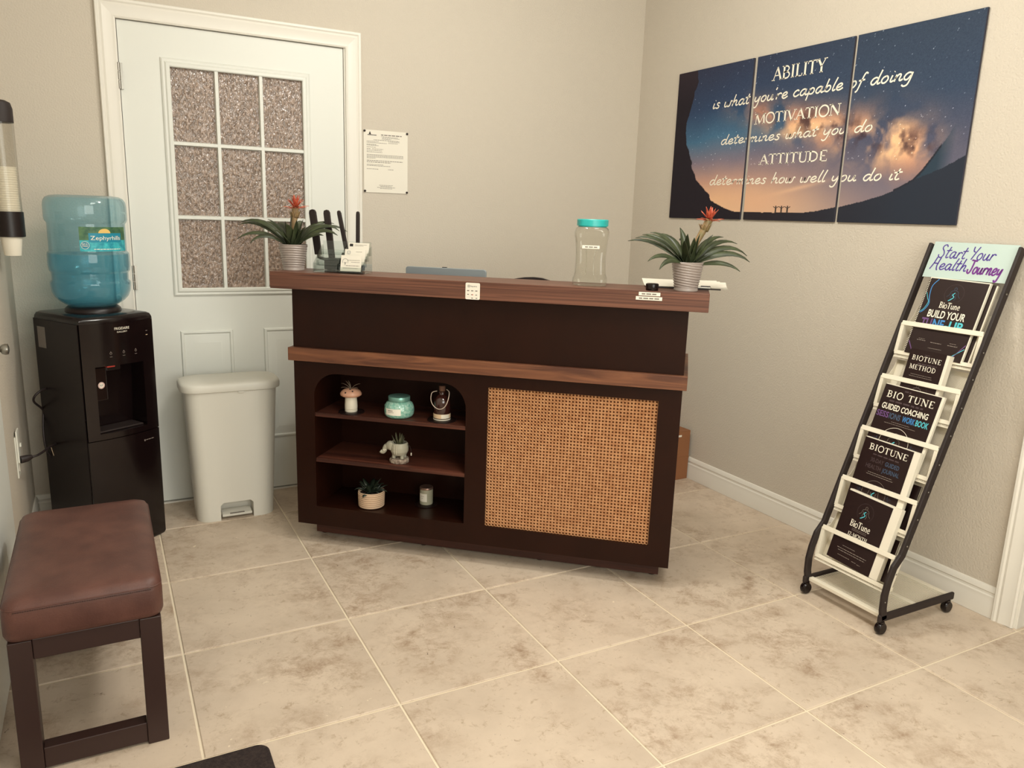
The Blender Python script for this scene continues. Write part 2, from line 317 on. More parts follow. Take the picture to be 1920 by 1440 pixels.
SERIF = {
 'A': (.72, [([(.06, 0), (.36, 1)], TN), ([(.34, 1), (.66, 0)], TH), ([(.17, .36), (.52, .36)], TN)]+SER((.06, 0), (.66, 0))),
 'B': (.66, [([(.16, 0), (.16, 1)], TH), ('s', [(.14, .96), (.4, .94), (.52, .76), (.4, .56), (.14, .52)], .09), ('s', [(.14, .52), (.44, .5), (.58, .28), (.44, .06), (.14, .04)], .1)]+SER((.12, 0), (.12, 1))),
 'I': (.34, [([(.17, 0), (.17, 1)], TH)]+SER((.17, 0), (.17, 1))),
 'L': (.58, [([(.17, 0), (.17, 1)], TH), ([(.14, .03), (.52, .03)], TN), ([(.5, .0), (.54, .22)], .06)]+SER((.17, 0), (.17, 1))),
 'T': (.66, [([(.33, 0), (.33, 1)], TH), ([(.03, .97), (.63, .97)], .07), ([(.05, 1), (.02, .78)], .05), ([(.61, 1), (.64, .78)], .05)]+SER((.33, 0))),
 'Y': (.66, [([(.08, 1), (.34, .45)], TH), ([(.6, 1), (.34, .45)], TN), ([(.34, .5), (.34, 0)], TH)]+SER((.08, 1), (.6, 1), (.34, 0))),
 'M': (.92, [([(.1, 0), (.14, 1)], TN), ([(.14, 1), (.46, .04)], TH), ([(.46, .04), (.76, 1)], TN), ([(.77, 1), (.81, 0)], TH)]+SER((.1, 0), (.81, 0), (.1, 1), (.82, 1))),
 'O': (.8, [('c', OV, .11)]), 'V': (.68, [([(.08, 1), (.36, 0)], TH), ([(.36, 0), (.62, 1)], TN)]+SER((.08, 1), (.62, 1))),
 'N': (.8, [([(.12, 0), (.12, 1)], TN), ([(.12, 1), (.68, 0)], TH), ([(.68, 0), (.68, 1)], TN)]+SER((.12, 0), (.68, 1), (.08, 1))),
 'U': (.74, [([(.15, 1), (.15, .3)], TH), ('s', [(.15, .32), (.2, .1), (.38, .03), (.55, .1), (.6, .32)], .09), ([(.6, .3), (.6, 1)], TN)]+SER((.15, 1), (.6, 1))),
 'D': (.78, [([(.16, 0), (.16, 1)], TH), ('s', [(.14, .96), (.42, .92), (.62, .74), (.66, .5), (.62, .26), (.42, .08), (.14, .04)], .1)]+SER((.12, 0), (.12, 1))),
 'E': (.62, [([(.16, 0), (.16, 1)], TH), ([(.1, .97), (.54, .97)], TN), ([(.16, .5), (.44, .5)], TN), ([(.1, .03), (.56, .03)], TN), ([(.54, 1), (.54, .8)], .05), ([(.56, 0), (.57, .22)], .05)]),
 'H': (.8, [([(.16, 0), (.16, 1)], TH), ([(.64, 0), (.64, 1)], TH), ([(.16, .5), (.64, .5)], TN)]+SER((.16, 0), (.16, 1), (.64, 0), (.64, 1))),
 'i': (.3, [([(.15, 0), (.15, .62)], TH), ([(.15, .76), (.15, .9)], .14)]+SER((.15, 0))),
 'o': (.58, [('c', [(.28+.22*math.cos(t*PI/6), .31+.31*math.sin(t*PI/6)) for t in range(12)], .1)]),
 'u': (.6, [('s', [(.12, .62), (.12, .2), (.24, .04), (.42, .14)], .11), ([(.46, .62), (.46, 0)], .12)]),
 'n': (.62, [([(.13, 0), (.13, .62)], .12), ('s', [(.14, .44), (.28, .6), (.44, .52), (.47, .0)], .11)]+SER((.13, 0), (.48, 0))),
 'e': (.54, [('s', [(.08, .34), (.44, .36), (.38, .58), (.22, .6), (.07, .32), (.18, .04), (.34, .02), (.47, .14)], .09)]),
 ' ': (.4, []), '-': (.4, [([(.05, .4), (.35, .4)], .09)]), '1': (.4, [([(.2, 0), (.2, 1)], TH)]+SER((.2, 0))), '2': (.6, [('s', [(.08, .75), (.25, .98), (.46, .8), (.3, .4), (.08, .05)], .1), ([(.06, .05), (.52, .05)], .1)]),
}
def serif(text, x0, x1, base, h, z=0, gap=0.0):
    adv = sum(SERIF[c][0]+gap for c in text)-gap; sx = (x1-x0)/adv; mb = MB(); x = 0; k = (sx+h)/2
    for c in text:
        a, st = SERIF[c]
        for q in st:
            if len(q) == 3:
                pl = smooth_poly(q[1], 3, q[0] == 'c'); w = q[2]; cl = q[0] == 'c'
            else: pl, w = q; cl = False
            mb.ribbon([(x0+(x+p[0])*sx, base+p[1]*h) for p in pl], w*k, z, cl)
        x += a+gap
    return mb
def sans(text, x0, x1, base, h, z=0, bold=0.0):          # block letters of the built-in face, fitted to a box (cap height h)
    cu = bpy.data.curves.new('t', 'FONT'); cu.body = text; cu.size = 1.0; cu.offset = bold; cu.resolution_u = 3
    o = bpy.data.objects.new('t', cu); COL.objects.link(o); bpy.context.view_layer.update()
    me = bpy.data.meshes.new_from_object(o.evaluated_get(bpy.context.evaluated_depsgraph_get())); mb = MB()
    vs = [v.co.copy() for v in me.vertices]; fs = [tuple(p.vertices) for p in me.polygons]
    bpy.data.objects.remove(o); bpy.data.curves.remove(cu); bpy.data.meshes.remove(me)
    if not vs: return mb
    xa = min(v.x for v in vs); xb = max(v.x for v in vs); cap = 0.70
    mb.add([(x0+(v.x-xa)/(xb-xa)*(x1-x0), base+v.y/cap*h, z) for v in vs], fs); return mb
def lines(rows, z=0):                                     # fine print too small to read: broken word strokes
    mb = MB(); rnd = random.Random(3)
    for x0, x1, y, h in rows:
        x = x0
        while x < x1-1e-4:
            w = min(h*rnd.uniform(2.0, 5.5), x1-x); mb.rect(x, x+w, y, y+h, z); x += w+h*0.8
    return mb

# ================================================================== THE ROOM
XL, XR, YF, ZC = -0.435, 2.575, -5.0, 2.74
floor = struct(MB().box(XL-0.1, 3.75, YF-0.1, 0.1, -0.08, -0.0035).build('floor', 'grout'))
S, OX, OY = 0.51009, 0.0150, -0.31528; G = 0.0032
for i in range(-1, 8):
    for j in range(-1, 10):
        x0, x1 = OX+i*S+G, OX+(i+1)*S-G; y1, y0 = OY-j*S-G, OY-(j+1)*S+G
        x0 = max(x0, XL); y1 = min(y1, 0.0); y0 = max(y0, YF)
        if x0 > XR+0.1:
            x1 = min(x1, 3.7)
        if x1-x0 < 0.02 or y1-y0 < 0.02: continue
        cx, cy = (x0+x1)/2, (y0+y1)/2; a, b = (x1-x0)/2, (y1-y0)/2; e = 0.0025
        t = MB().loft([[(-a, -b, -.008), (a, -b, -.008), (a, b, -.008), (-a, b, -.008)], [(-a, -b, -e*.8), (a, -b, -e*.8), (a, b, -e*.8), (-a, b, -e*.8)], [(-a+e, -b+e, 0), (a-e, -b+e, 0), (a-e, b-e, 0), (-a+e, b-e, 0)]], False, True).build('tile', 'tile', floor)
        t.location = (cx, cy, 0)
struct(MB().box(XL-0.1, 3.75, YF-0.1, 0.1, ZC, ZC+0.1).build('ceiling', 'ceil'))
# back wall with a doorway x -.008..922
w = MB(); w.box(XL-0.1, -0.010, 0, 0.1, 0, ZC); w.box(0.924, 3.75, 0, 0.1, 0, ZC); w.box(-0.010, 0.924, 0, 0.1, 2.056, ZC)
struct(w.build('wall_back', 'wall'))
struct(MB().box(XL-0.1, XL, YF, 0, 0, ZC).build('wall_left', 'wall'))
struct(MB().box(XL-0.1, 3.75, YF-0.1, YF, 0, ZC).build('wall_front', 'wall'))
w = MB(); w.box(XR, XR+0.12, -2.335, 0, 0, ZC); w.box(XR, XR+0.12, YF, -3.25, 0, ZC); w.box(XR, XR+0.12, -3.25, -2.335, 2.06, ZC)
struct(w.build('wall_right', 'wall'))
struct(MB().box(3.7, 3.8, YF, 0, 0, ZC).build('wall_hall', 'wall'))
struct(MB().box(-0.2, 1.2, 0.5, 0.55, 0, ZC).build('wall_behind_door', 'wall'))

# baseboards: moulded profile (distance from wall, height)
BP = [(0, 0), (.014, 0), (.014, .055), (.012, .062), (.012, .078), (.0085, .083), (.0085, .090), (.011, .094), (.009, .104), (.005, .112), (0, .114)]
def extr(name, prof, fa, fb, mat='trim', parent=None):
    mb = MB(); mb.loft([[fa(d, z) for d, z in prof], [fb(d, z) for d, z in prof]]); return mb.build(name, mat, parent, smooth=25)
struct(extr('baseboard_right', BP, lambda d, z: (XR-d, 0, z), lambda d, z: (XR-d, -2.268, z)))
struct(extr('baseboard_back', BP, lambda d, z: (0.998, -d, z), lambda d, z: (XR-.014, -d, z)))
struct(extr('baseboard_back_left', BP, lambda d, z: (XL, -d, z), lambda d, z: (-0.07, -d, z)))
struct(extr('baseboard_left', BP, lambda d, z: (XL+d, -0.014, z), lambda d, z: (XL+d, -0.846, z)))

# back door casing (offset across the board, projection)
CP = [(0, 0), (0, .011), (.006, .014), (.016, .012), (.034, .015), (.046, .018), (.054, .016), (.060, .020), (.068, .020), (.071, .016), (.071, 0)]
xi0, xi1, zi = 0.003-0.006, 0.921, 2.046
def casing_seg(name, A, B): return struct(extr(name, CP, A, B))
casing_seg('trim_1', lambda d, h: (xi0-d, -h, 0), lambda d, h: (xi0-d, -h, zi+d))
casing_seg('trim_2', lambda d, h: (xi0-d, -h, zi+d), lambda d, h: (xi1+d, -h, zi+d))
casing_seg('trim_3', lambda d, h: (xi1+d, -h, zi+d), lambda d, h: (xi1+d, -h, 0))
# jamb of the back doorway
jm = MB(); jm.box(-0.010, -0.0015, 0.0, 0.1, 0, 2.056); jm.box(0.9155, 0.924, 0, 0.1, 0, 2.056); jm.box(-0.010, 0.924, 0, 0.1, 2.0465, 2.056); jm.box(-0.010, 0.924, 0, 0.09, -0.002, 0.006)
struct(jm.build('trim_4', 'trim'))

# ---- back door (half-lite with nine panes)
d1 = struct(empty('door_1', (0, 0, 0)))
LX0, LX1, LZ0, LZ1 = 0.185, 0.730, 0.976, 1.889
sl = MB(); Y0, Y1 = 0.006, 0.044
sl.box(0.001, LX0, Y0, Y1, .012, 2.044); sl.box(LX1, .913, Y0, Y1, .012, 2.044); sl.box(LX0, LX1, Y0, Y1, LZ1, 2.044); sl.box(LX0, LX1, Y0, Y1, .012, LZ0)
sl.build('slab', 'door', d1)
FP = [(0, 0), (0, .006), (.006, .010), (.014, .0085), (.020, .0135), (.030, .0145), (.034, .012), (.034, -.01), (0, -.01)]   # lite frame profile from the outside in
def frame(prof, x0, x1, z0, z1, yb):
    rings = []
    for sx, sz in ((0, 0), (1, 0), (1, 1), (0, 1)):
        rings.append([((x0+d) if sx == 0 else (x1-d), yb-h, (z0+d) if sz == 0 else (z1-d)) for d, h in prof])
    mb = MB(); rings.append(rings[0]); mb.loft(rings, False, False); return mb
frame(FP, 0.153, 0.760, 0.944, 1.920, Y0).build('lite_frame', 'door', d1, smooth=30)
mw = .0105; pw = (LX1-LX0-.0)/3; ph = (LZ1-LZ0)/3
for k in (1, 2):
    x = LX0+pw*k; MB().loft([[(x-mw, 0.016, z), (x-mw*.6, -0.004, z), (x+mw*.6, -0.004, z), (x+mw, 0.016, z)] for z in (LZ0, LZ1)]).build('muntin', 'door', d1)
for k in (1, 2):
    z = LZ0+ph*k; MB().loft([[(x, 0.0155, z-mw), (x, -0.0035, z-mw*.6), (x, -0.0035, z+mw*.6), (x, 0.0155, z+mw)] for x in (LX0, LX1)]).build('muntin', 'door', d1)
for i in range(3):
    for j in range(3):
        MB().box(LX0+pw*i+.001, LX0+pw*(i+1)-.001, 0.012, 0.018, LZ0+ph*j+.001, LZ0+ph*(j+1)-.001).build('pane', 'glass', d1)
PP = [(0, 0), (.004, .007), (.011, .008), (.018, .001), (.028, .001), (.053, .0085), (.056, .0085)]
for x0, x1 in ((0.168, 0.389), (0.524, 0.745)):
    mb = frame(PP, x0, x1, 0.262, 0.789, Y0-.0005); mb.rect(0, 0, 0, 0); mb.v = mb.v[:-4]; mb.f = mb.f[:-1]
    a = .056; n = len(mb.v); mb.add([(x0+a, Y0-.009, .262+a), (x1-a, Y0-.009, .262+a), (x1-a, Y0-.009, .789-a), (x0+a, Y0-.009, .789-a)], [(0, 1, 2, 3)])
    mb.build('panel', 'door', d1, smooth=30)
for z in (1.83, 1.025, 0.22):
    h = MB(); h.lathe([(.0065, z-.05), (.0065, z-.018)], 12, -.0025, -.0075); h.lathe([(.0065, z-.016), (.0065, z+.016)], 12, -.0025, -.0075); h.lathe([(.0065, z+.018), (.0065, z+.05)], 12, -.0025, -.0075); h.box(-.0028, .012, -.003, .006, z-.05, z+.05)
    h.build('hinge', 'chrome', d1, smooth=40)

# ---- white door standing against the left wall
d2 = struct(empty('door_2', (XL, -0.848, 0)))
sl = MB(); sl.box(-0.030, 0.007, -0.90, 0, 0.012, 2.04); sl.build('slab', 'door', d2, bevel=.002)
for z0, z1 in ((.2, .8), (1.0, 1.85)):
    for y0, y1 in ((-.78, -.5), (-.40, -.12)):
        MB().loft([[(.007, y0, z0), (.007, y1, z0), (.007, y1, z1), (.007, y0, z1)], [(.010, y0+.02, z0+.02), (.010, y1-.02, z0+.02), (.010, y1-.02, z1-.02), (.010, y0+.02, z1-.02)]]).build('panel', 'door', d2)
kn = MB(); kn.lathe([(.024, 0), (.024, .005), (.011, .008), (.008, .020), (.014, .024), (.017, .032), (.016, .040), (.008, .043), (.004, .0435)], 24)
kn.xf(lambda p: Vector((.007+p.z, -.062+p.x, .889+p.y))).build('knob', 'chrome', d2, smooth=40)

# ---- doorway casing and jamb in the right wall
struct(extr('trim_5', CP, lambda d, h: (XR-h, -2.339+d, 0), lambda d, h: (XR-h, -2.339+d, 2.05+d)))
jm = MB(); jm.box(XR-.002, XR+.122, -2.349, -2.335, 0, 2.06); jm.box(XR+.045, XR+.085, -2.362, -2.349, 0, 2.05); struct(jm.build('trim_6', 'trim', bevel=.001))
struct(extr('trim_8', CP, lambda d, h: (XR-h, -2.339+d, 2.05+d), lambda d, h: (XR-h, -3.246-d, 2.05+d)))
struct(extr('trim_7', CP, lambda d, h: (XR-h, -3.246-d, 0), lambda d, h: (XR-h, -3.246-d, 2.05+d)))

# ================================================================== RECEPTION DESK  (local x along the front, y to the back, z up)
DA = -0.70733578; DO = (0.51796519, -0.64635701, 0.0); DW = 1.485
desk = tag(empty('reception_desk', DO, DA), 'dark espresso reception desk with walnut top, cane panel and open display shelves', 'desk')
DM = Matrix.Translation(DO) @ Matrix.Rotation(DA, 4, 'Z')
def dloc(u, off, z): return DM @ Vector((u, -off, z))        # off: towards the room
LD = 0.47                                                     # lower body depth
Z0, Z1 = 0.082, 0.757
ox0, ox1, oz0, oz1 = 0.083, 0.700, 0.162, 0.713
rx0, rx1, rz0, rz1 = 0.783, 1.406, 0.161, 0.710
# front frame board with an arched opening and a rectangular one (thickness 18 mm)
def arch(r=0.095, n=8):
    pts = [(ox0, oz0), (ox1, oz0)]
    pts += [(ox1-r+r*math.cos(a), oz1-r+r*math.sin(a)) for a in [PI/2*k/n for k in range(n+1)]]
    pts += [(ox0+r+r*math.cos(a), oz1-r+r*math.sin(a)) for a in [PI/2+PI/2*k/n for k in range(n+1)]]
    return pts
def plate_with_holes(outer, holes, y0, y1):
    bm = bmesh.new(); allv = []
    for loop in [outer]+holes:
        vs = [bm.verts.new((x, y0, z)) for x, z in loop]; allv.append(vs)
        for i in range(len(vs)): bm.edges.new((vs[i], vs[(i+1) % len(vs)]))
    bmesh.ops.triangle_fill(bm, use_beauty=True, use_dissolve=False, edges=bm.edges[:])
    r = bmesh.ops.extrude_face_region(bm, geom=bm.faces[:])
    bmesh.ops.translate(bm, vec=(0, y1-y0, 0), verts=[g for g in r['geom'] if isinstance(g, bmesh.types.BMVert)])
    bmesh.ops.recalc_face_normals(bm, faces=bm.faces); me = bpy.data.meshes.new('front_frame'); bm.to_mesh(me); bm.free(); return me
link('front_frame', plate_with_holes([(0, Z0), (DW, Z0), (DW, Z1), (0, Z1)], [arch(), [(rx0, rz0), (rx1, rz0), (rx1, rz1), (rx0, rz1)]], 0.0, 0.018), 'espresso', desk)
MB().box(0, .018, .018, LD, Z0, Z1).build('side_panel', 'espresso', desk); MB().box(DW-.018, DW, .018, LD, Z0, Z1).build('side_panel', 'espresso', desk)
MB().box(.018, DW-.018, .018, LD, Z0, Z0+.018).build('bottom_panel', 'espresso', desk)
MB().box(ox0-.02, ox1+.02, .245, .262, Z0+.018, Z1-.002).build('niche_back', 'espresso', desk)
for x0, x1 in ((ox0-.018, ox0-.001), (ox1+.001, ox1+.018)): MB().box(x0, x1, .018, .245, Z0+.018, Z1-.002).build('niche_side', 'espresso', desk)
MB().box(ox0, ox1, .018, .245, oz0-.016, oz0-.001).build('niche_floor', 'espresso', desk)
for z in (.5435, .3565): MB().box(ox0+.0005, ox1-.0005, .004, .244, z-.0075, z+.0075).build('shelf', 'walnutd', desk)
MB().box(.035, DW-.035, .092, LD-.05, .010, Z0).build('kick_board', 'kick', desk)
for x in (.06, .5, DW-.5, DW-.06): MB().lathe([(.014, 0), (.016, .004), (.012, .010)], 12, x, .12).build('foot', 'mblack', desk)
# cane panel: backing and woven strands
MB().box(rx0-.012, rx1+.012, .0185, .030, rz0-.012, rz1+.012).build('cane_backing', 'caneback', desk)
cn = MB(); nx, nz = 50, 44; px, pz = (rx1-rx0)/nx, (rz1-rz0)/nz
def strand(xa, za, xb, zb, w, y, t=.0012):
    d = Vector((xb-xa, zb-za)).normalized(); n = Vector((-d.y, d.x))*w/2
    cn.add([(xa+n.x, y, za+n.y), (xb+n.x, y, zb+n.y), (xb-n.x, y, zb-n.y), (xa-n.x, y, za-n.y), (xa, y-t, za), (xb, y-t, zb)], [(0, 1, 5, 4), (4, 5, 2, 3)])
for i in range(nx+1):
    for s_ in (-.0012, .0012):
        x = min(max(rx0+i*px+s_, rx0+.001), rx1-.001); strand(x, rz0, x, rz1, .0022, .0135)
for j in range(nz+1):
    for s_ in (-.0012, .0012):
        z = min(max(rz0+j*pz+s_, rz0+.001), rz1-.001); strand(rx0, z, rx1, z, .0023, .0120)
W_, H_ = rx1-rx0, rz1-rz0
for sgn in (1, -1):
    k = -nz
    while k <= nx:                                  # diagonal strands through the cell corners
        pts = []
        xa = (k+.5)*px; xb = (k+.5+nz)*px
        za, zb = (0, H_) if sgn == 1 else (H_, 0)
        t0 = max(0, -xa/(xb-xa)); t1 = min(1, (W_-xa)/(xb-xa))
        if t1-t0 > .005: strand(rx0+xa+(xb-xa)*t0, rz0+za+(zb-za)*t0, rx0+xa+(xb-xa)*t1, rz0+za+(zb-za)*t1, .0022, .0105 if sgn == 1 else .0095)
        k += 1
cn.build('cane_weave', 'cane', desk, recalc=False)['kind'] = 'stuff'
# walnut ledge, worktop, upper body, top
MB().box(-.014, DW+.014, -.020, .016, Z1+.001, .809).build('ledge', 'walnut2', desk, bevel=.0015)
MB().box(-.014, DW+.014, .0165, LD, Z1+.001, .809).build('worktop', 'walnut2', desk)
MB().box(0, DW, 0.0, .018, .8095, 1.0365).build('upper_front', 'espresso', desk)
for x in (0, DW-.018): MB().box(x, x+.018, .0185, .16, .8095, 1.0365).build('upper_side', 'espresso', desk)
top = MB().box(-.063, DW+.063, -.050, .175, 1.037, 1.100).build('counter_top', 'walnut', desk, bevel=.0015)
# stuck-on notices on the edge of the top
st = MB(); st.prism(rr(.704, .757, 1.037, 1.096, .005), 0, .001); o = st.xf(lambda p: Vector((p.x, -.0502-p.z, p.y))).build('payment_sticker', 'paper', desk); o['label'] = 'small white card-payment sticker'
FXY = lambda y: (lambda p: Vector((p.x, y-p.z, p.y)))
pk = MB(); pk.ribbon(rr(.7125, .7195, 1.0805, 1.0875, .0015, 2), .0011, 0, True); pk.rect(.7148, .7172, 1.0828, 1.0852); t = sans('Square', .722, .746, 1.0815, .0055); pk.add(t.v, t.f)
for (x, y) in ((.728, 1.0535), (.744, 1.053), (.729, 1.0415), (.745, 1.0415), (.714, 1.0545)): pk.rect(x-.003, x+.003, y-.0008, y+.0015)
pk.xf(FXY(-.0514)).build('print', 'ink', o)
pk = MB()
for x in (.714, .729, .744): pk.rect(x-.004, x+.004, 1.066, 1.0695)
pk.xf(FXY(-.0514)).build('print', 'grayink', o)
MB().rect(.729, .7325, 1.0525, 1.0555).xf(FXY(-.0515)).build('print', 'red', o)
for x0, x1, z0, z1, tx in ((1.314, 1.386, 1.0835, 1.0955, 'MINTS & GUM'), (1.305, 1.393, 1.0685, 1.0805, 'PLEASE TAKE ONE')):
    o = MB().box(x0, x1, -.0512, -.0502, z0, z1).build('label_strip', 'paper', desk); o['label'] = 'narrow white label strip'
    lines([(x0+.010, x1-.010, (z0+z1)/2-.0022, .0042)]).xf(FXY(-.0516)).build('print', 'grayink', o)

# ------------------------------------------------------------------ plants on the counter
def leaf_mesh(name, L, w, az, lift, curl, base, mat, parent, fold=.25, n=10, tipw=.04, wfn=None, roll=0.0):
    pts = []; p = Vector(base); a = lift; ds = L/n
    for i in range(n+1):
        pts.append(p.copy()); a -= curl/n*(0.35+1.3*i/n); p = p+Vector((math.cos(az)*math.cos(a), math.sin(az)*math.cos(a), math.sin(a)))*ds
    side0 = Vector((-math.sin(az), math.cos(az), 0)); mb = MB(); rows = []
    for i, q in enumerate(pts):
        t = i/n; ww = w*(wfn(t) if wfn else ((.55+.45*min(1, t/.25)) if t < .25 else 1.0)*(1-max(0, (t-.45)/.55)**1.6*(1-tipw)))
        d = (pts[min(i+1, n)]-pts[max(i-1, 0)]).normalized(); side = Matrix.Rotation(roll*min(1, t*2.2), 3, d) @ side0; nrm = side.cross(d); f = nrm*(fold*ww)*(1 if nrm.z < 0 else 1)
        rows.append([q+side*ww/2-f*.5*-1, q, q-side*ww/2-f*.5*-1])
    th = .0006
    for k in (0, 1): pass
    vs = [v for r_ in rows for v in r_]; fs = []
    for i in range(n):
        for j in (0, 1): fs.append((i*3+j, i*3+j+1, (i+1)*3+j+1, (i+1)*3+j))
    mb.add(vs, fs); o = mb.build(name, mat, parent, smooth=80, recalc=False)
    md = o.modifiers.new('thick', 'SOLIDIFY'); md.thickness = .0012; md.offset = 0
    return o
def bromeliad(u, off, label, leaves, stem, rz, scale=1.0):
    P = dloc(u, off, 1.1005); t = tag(empty('bromeliad_plant', P, 0), label, 'plant', 'bromeliads on the counter')
    prof = [(.0405, 0), (.0415, .004), (.0395, .007), (.0405, .012)]+[(.0405+.0135*k/22, .012+.082*k/22) for k in range(1, 23)]+[(.0545, .0965), (.053, .098), (.0505, .0965), (.049, .082), (.02, .081)]
    def wave(a, z): return .0015*math.sin(2*PI*(z/.0088)+2.6*math.sin(a*1.0+rz)*1.6) if .014 < z < .093 else 0
    prof2 = []
    for (r0, z0), (r1, z1) in zip(prof[:-1], prof[1:]):
        prof2.append((r0, z0))
        if .011 < z0 < .094: prof2.append(((r0+r1)/2, (z0+z1)/2))
    prof2.append(prof[-1])
    MB().lathe(prof2, 64, fn=wave).build('pot', 'pot', t, smooth=50)
    MB().lathe([(.0495, .083), (.03, .087), (.001, .089)], 24, c0=False).build('soil', 'soil', t, smooth=60)
    for az, L, lift, curl, w in leaves:
        ra = ((az-62+180) % 360)-180; toward = -1 if ra > 0 else 1
        leaf_mesh('leaf', L, w*1.22, math.radians(az), math.radians(lift), math.radians(curl), (.010*math.cos(math.radians(az)), .010*math.sin(math.radians(az)), .084), 'leaf', t, roll=math.radians(38)*toward, fold=.32)
    sx, sy, sz = stem                               # flower spike
    fl = MB(); fl.tube([(0, 0, .09), (sx*.4, sy*.4, .09+(sz-.09)*.5), (sx, sy, sz)], [.009, .010, .013], 10); f = fl.build('flower_spike', 'bractg', t, smooth=60)
    rnd = random.Random(int(u*100))
    for k in range(22):
        lay = k//8; az = k*2.4; lf = math.radians((20, 50, 76)[min(lay, 2)]+rnd.uniform(-8, 8))
        L = (.046, .040, .036)[min(lay, 2)]*rnd.uniform(.85, 1.1)
        leaf_mesh('bract', L, .0105, az, lf, math.radians(35 if lay == 0 else 15), (sx+.004*math.cos(az), sy+.004*math.sin(az), sz-.004+.007*lay), 'bract', f, n=5, tipw=.02)
    for k in range(8):
        az = k*2.4+.6; leaf_mesh('bract', .030, .012, az, math.radians(72), math.radians(20), (sx*.8+.009*math.cos(az), sy*.8+.009*math.sin(az), sz-.040), 'bractg', f, n=5, tipw=.03)
    return t
# azimuths in world degrees: camera looks towards about 62 deg, image right is about -28 deg
R0_, L0_ = -28, 152
lv1 = [(L0_+3, .235, 62, 92, .022), (L0_-8, .245, 52, 78, .021), (L0_+16, .215, 44, 88, .021), (L0_+30, .175, 48, 105, .020), (L0_-25, .20, 66, 95, .022), (L0_+50, .15, 72, 60, .024),
       (R0_+2, .215, 66, 110, .022), (R0_-12, .205, 54, 92, .024), (R0_+14, .235, 58, 98, .018), (R0_+30, .20, 68, 90, .020), (R0_-30, .165, 44, 60, .024), (R0_-46, .13, 66, 60, .026),
       (-118, .12, 72, 50, .028), (-90, .125, 76, 40, .028), (-140, .13, 62, 70, .026), (62, .19, 66, 80, .022), (100, .19, 62, 80, .022), (30, .20, 60, 90, .020), (80, .15, 78, 40, .024), (L0_+75, .11, 80, 30, .028), (-60, .12, 78, 30, .028)]
lv2 = [(L0_+4, .215, 58, 78, .020), (L0_-4, .225, 48, 66, .020), (L0_+18, .19, 66, 70, .022), (L0_+28, .175, 36, 76, .020), (L0_-28, .20, 60, 70, .020), (L0_+42, .16, 30, 84, .020),
       (R0_+4, .225, 50, 96, .023), (R0_-8, .215, 40, 84, .026), (R0_+16, .21, 58, 84, .020), (R0_-24, .175, 22, 62, .020), (R0_+30, .19, 64, 74, .020), (R0_-42, .13, 62, 40, .028),
       (-118, .115, 76, 40, .030), (-95, .12, 80, 30, .030), (-140, .125, 66, 50, .028), (62, .19, 60, 80, .022), (100, .18, 66, 70, .022), (20, .19, 54, 86, .020), (75, .15, 76, 40, .024), (L0_+70, .12, 78, 30, .030), (-60, .13, 72, 36, .030)]
bromeliad(-.022, -.060, 'bromeliad with a red-orange bloom in a grey ribbed pot beside the black antennas', lv1, (.012, -.004, .236), .4)
bromeliad(1.468, -.036, 'orange-bloomed bromeliad in a grey ribbed pot at the right counter end', lv2, (.056, -.026, .240), 2.2)

# ------------------------------------------------------------------ card holder, cards, antennas, router
HL = DM @ Matrix.Translation((.088, .004, 1.1005))
hold = tag(empty('card_holder', mat=HL), 'clear acrylic tiered business card holder on the counter', 'card holder')
ch = []
for c in range(2):
    x0, x1 = .0+c*.102, .096+c*.102
    for k in range(4):
        y0 = .004+k*.022; z0 = .004+k*.020
        b = MB(); b.box(x0, x1, y0, y0+.002, z0, z0+.020); b.box(x0, x1, y0+.018, y0+.020, z0, z0+.052 if k == 3 else z0+.030); b.box(x0, x1, y0+.002, y0+.018, z0, z0+.002); b.box(x0, x0+.002, y0+.002, y0+.018, z0+.002, z0+.030); b.box(x1-.002, x1, y0+.002, y0+.018, z0+.002, z0+.030)
        b.build('tier', 'acrylic', hold)
MB().box(-.002, .200, 0, .094, 0, .0025).build('base', 'acrylic', hold)
for x in (-.002, .0965, .1985): MB().prism([(.002, .0026), (.092, .0026), (.092, .10), (.080, .10), (.002, .03)], 0, .002).xf(lambda p, x=x: Vector((x+p.z, p.x, p.y))).build('rib', 'acrylic', hold)
cards = ['cream business card with a tree logo in the front slot of the holder', 'white business card with a square logo in the second slot of the holder', 'white business card with a dark corner block in the rear slot of the holder']
for k, lab in enumerate(cards):
    y0 = .0105+k*.026; z0 = .008+k*.0215; Mx = HL @ Matrix.Translation((.107+k*.004, y0, z0)) @ Matrix.Rotation(math.radians(78), 4, 'X')
    c = tag(MB().box(0, .082, 0, .060 if k < 2 else .062, 0, .0035).build('business_card', 'paper'), lab, 'card', 'business cards in the holder'); c.matrix_world = Mx
    if k == 0:
        p = MB()
        for a in range(13): an = math.radians(-20+a*18.3); p.lathe([(.0012, .0037), (.0012, .0038)], 6, .018+.011*math.cos(an), .036+.011*math.sin(an))
        p.ribbon([(.018, .022), (.018, .034)], .0016, .0038); p.ribbon([(.018, .028), (.023, .034)], .001, .0038); p.ribbon([(.018, .028), (.013, .034)], .001, .0038); p.build('print', 'ink', c)
        lines([(.028, .076, .041, .0016), (.042, .076, .034, .0016), (.022, .076, .020, .0022), (.010, .070, .011, .0016)], .0038).build('print', 'gtext', c)
    elif k == 1:
        p = MB(); p.ribbon(rr(.010, .022, .042, .053, .002, 2), .0012, .0038, True); p.ribbon([(.012, .047), (.016, .045), (.020, .048)], .001, .0038); p.build('print', 'sltext', c)
        lines([(.045, .070, .050, .0014)], .0038).build('print', 'gtext', c)
    else:
        MB().rect(.004, .018, .048, .058, .0038).build('print', 'ink', c); lines([(.024, .074, .054, .0014), (.024, .060, .050, .0014)], .0038).build('print', 'gtext', c)
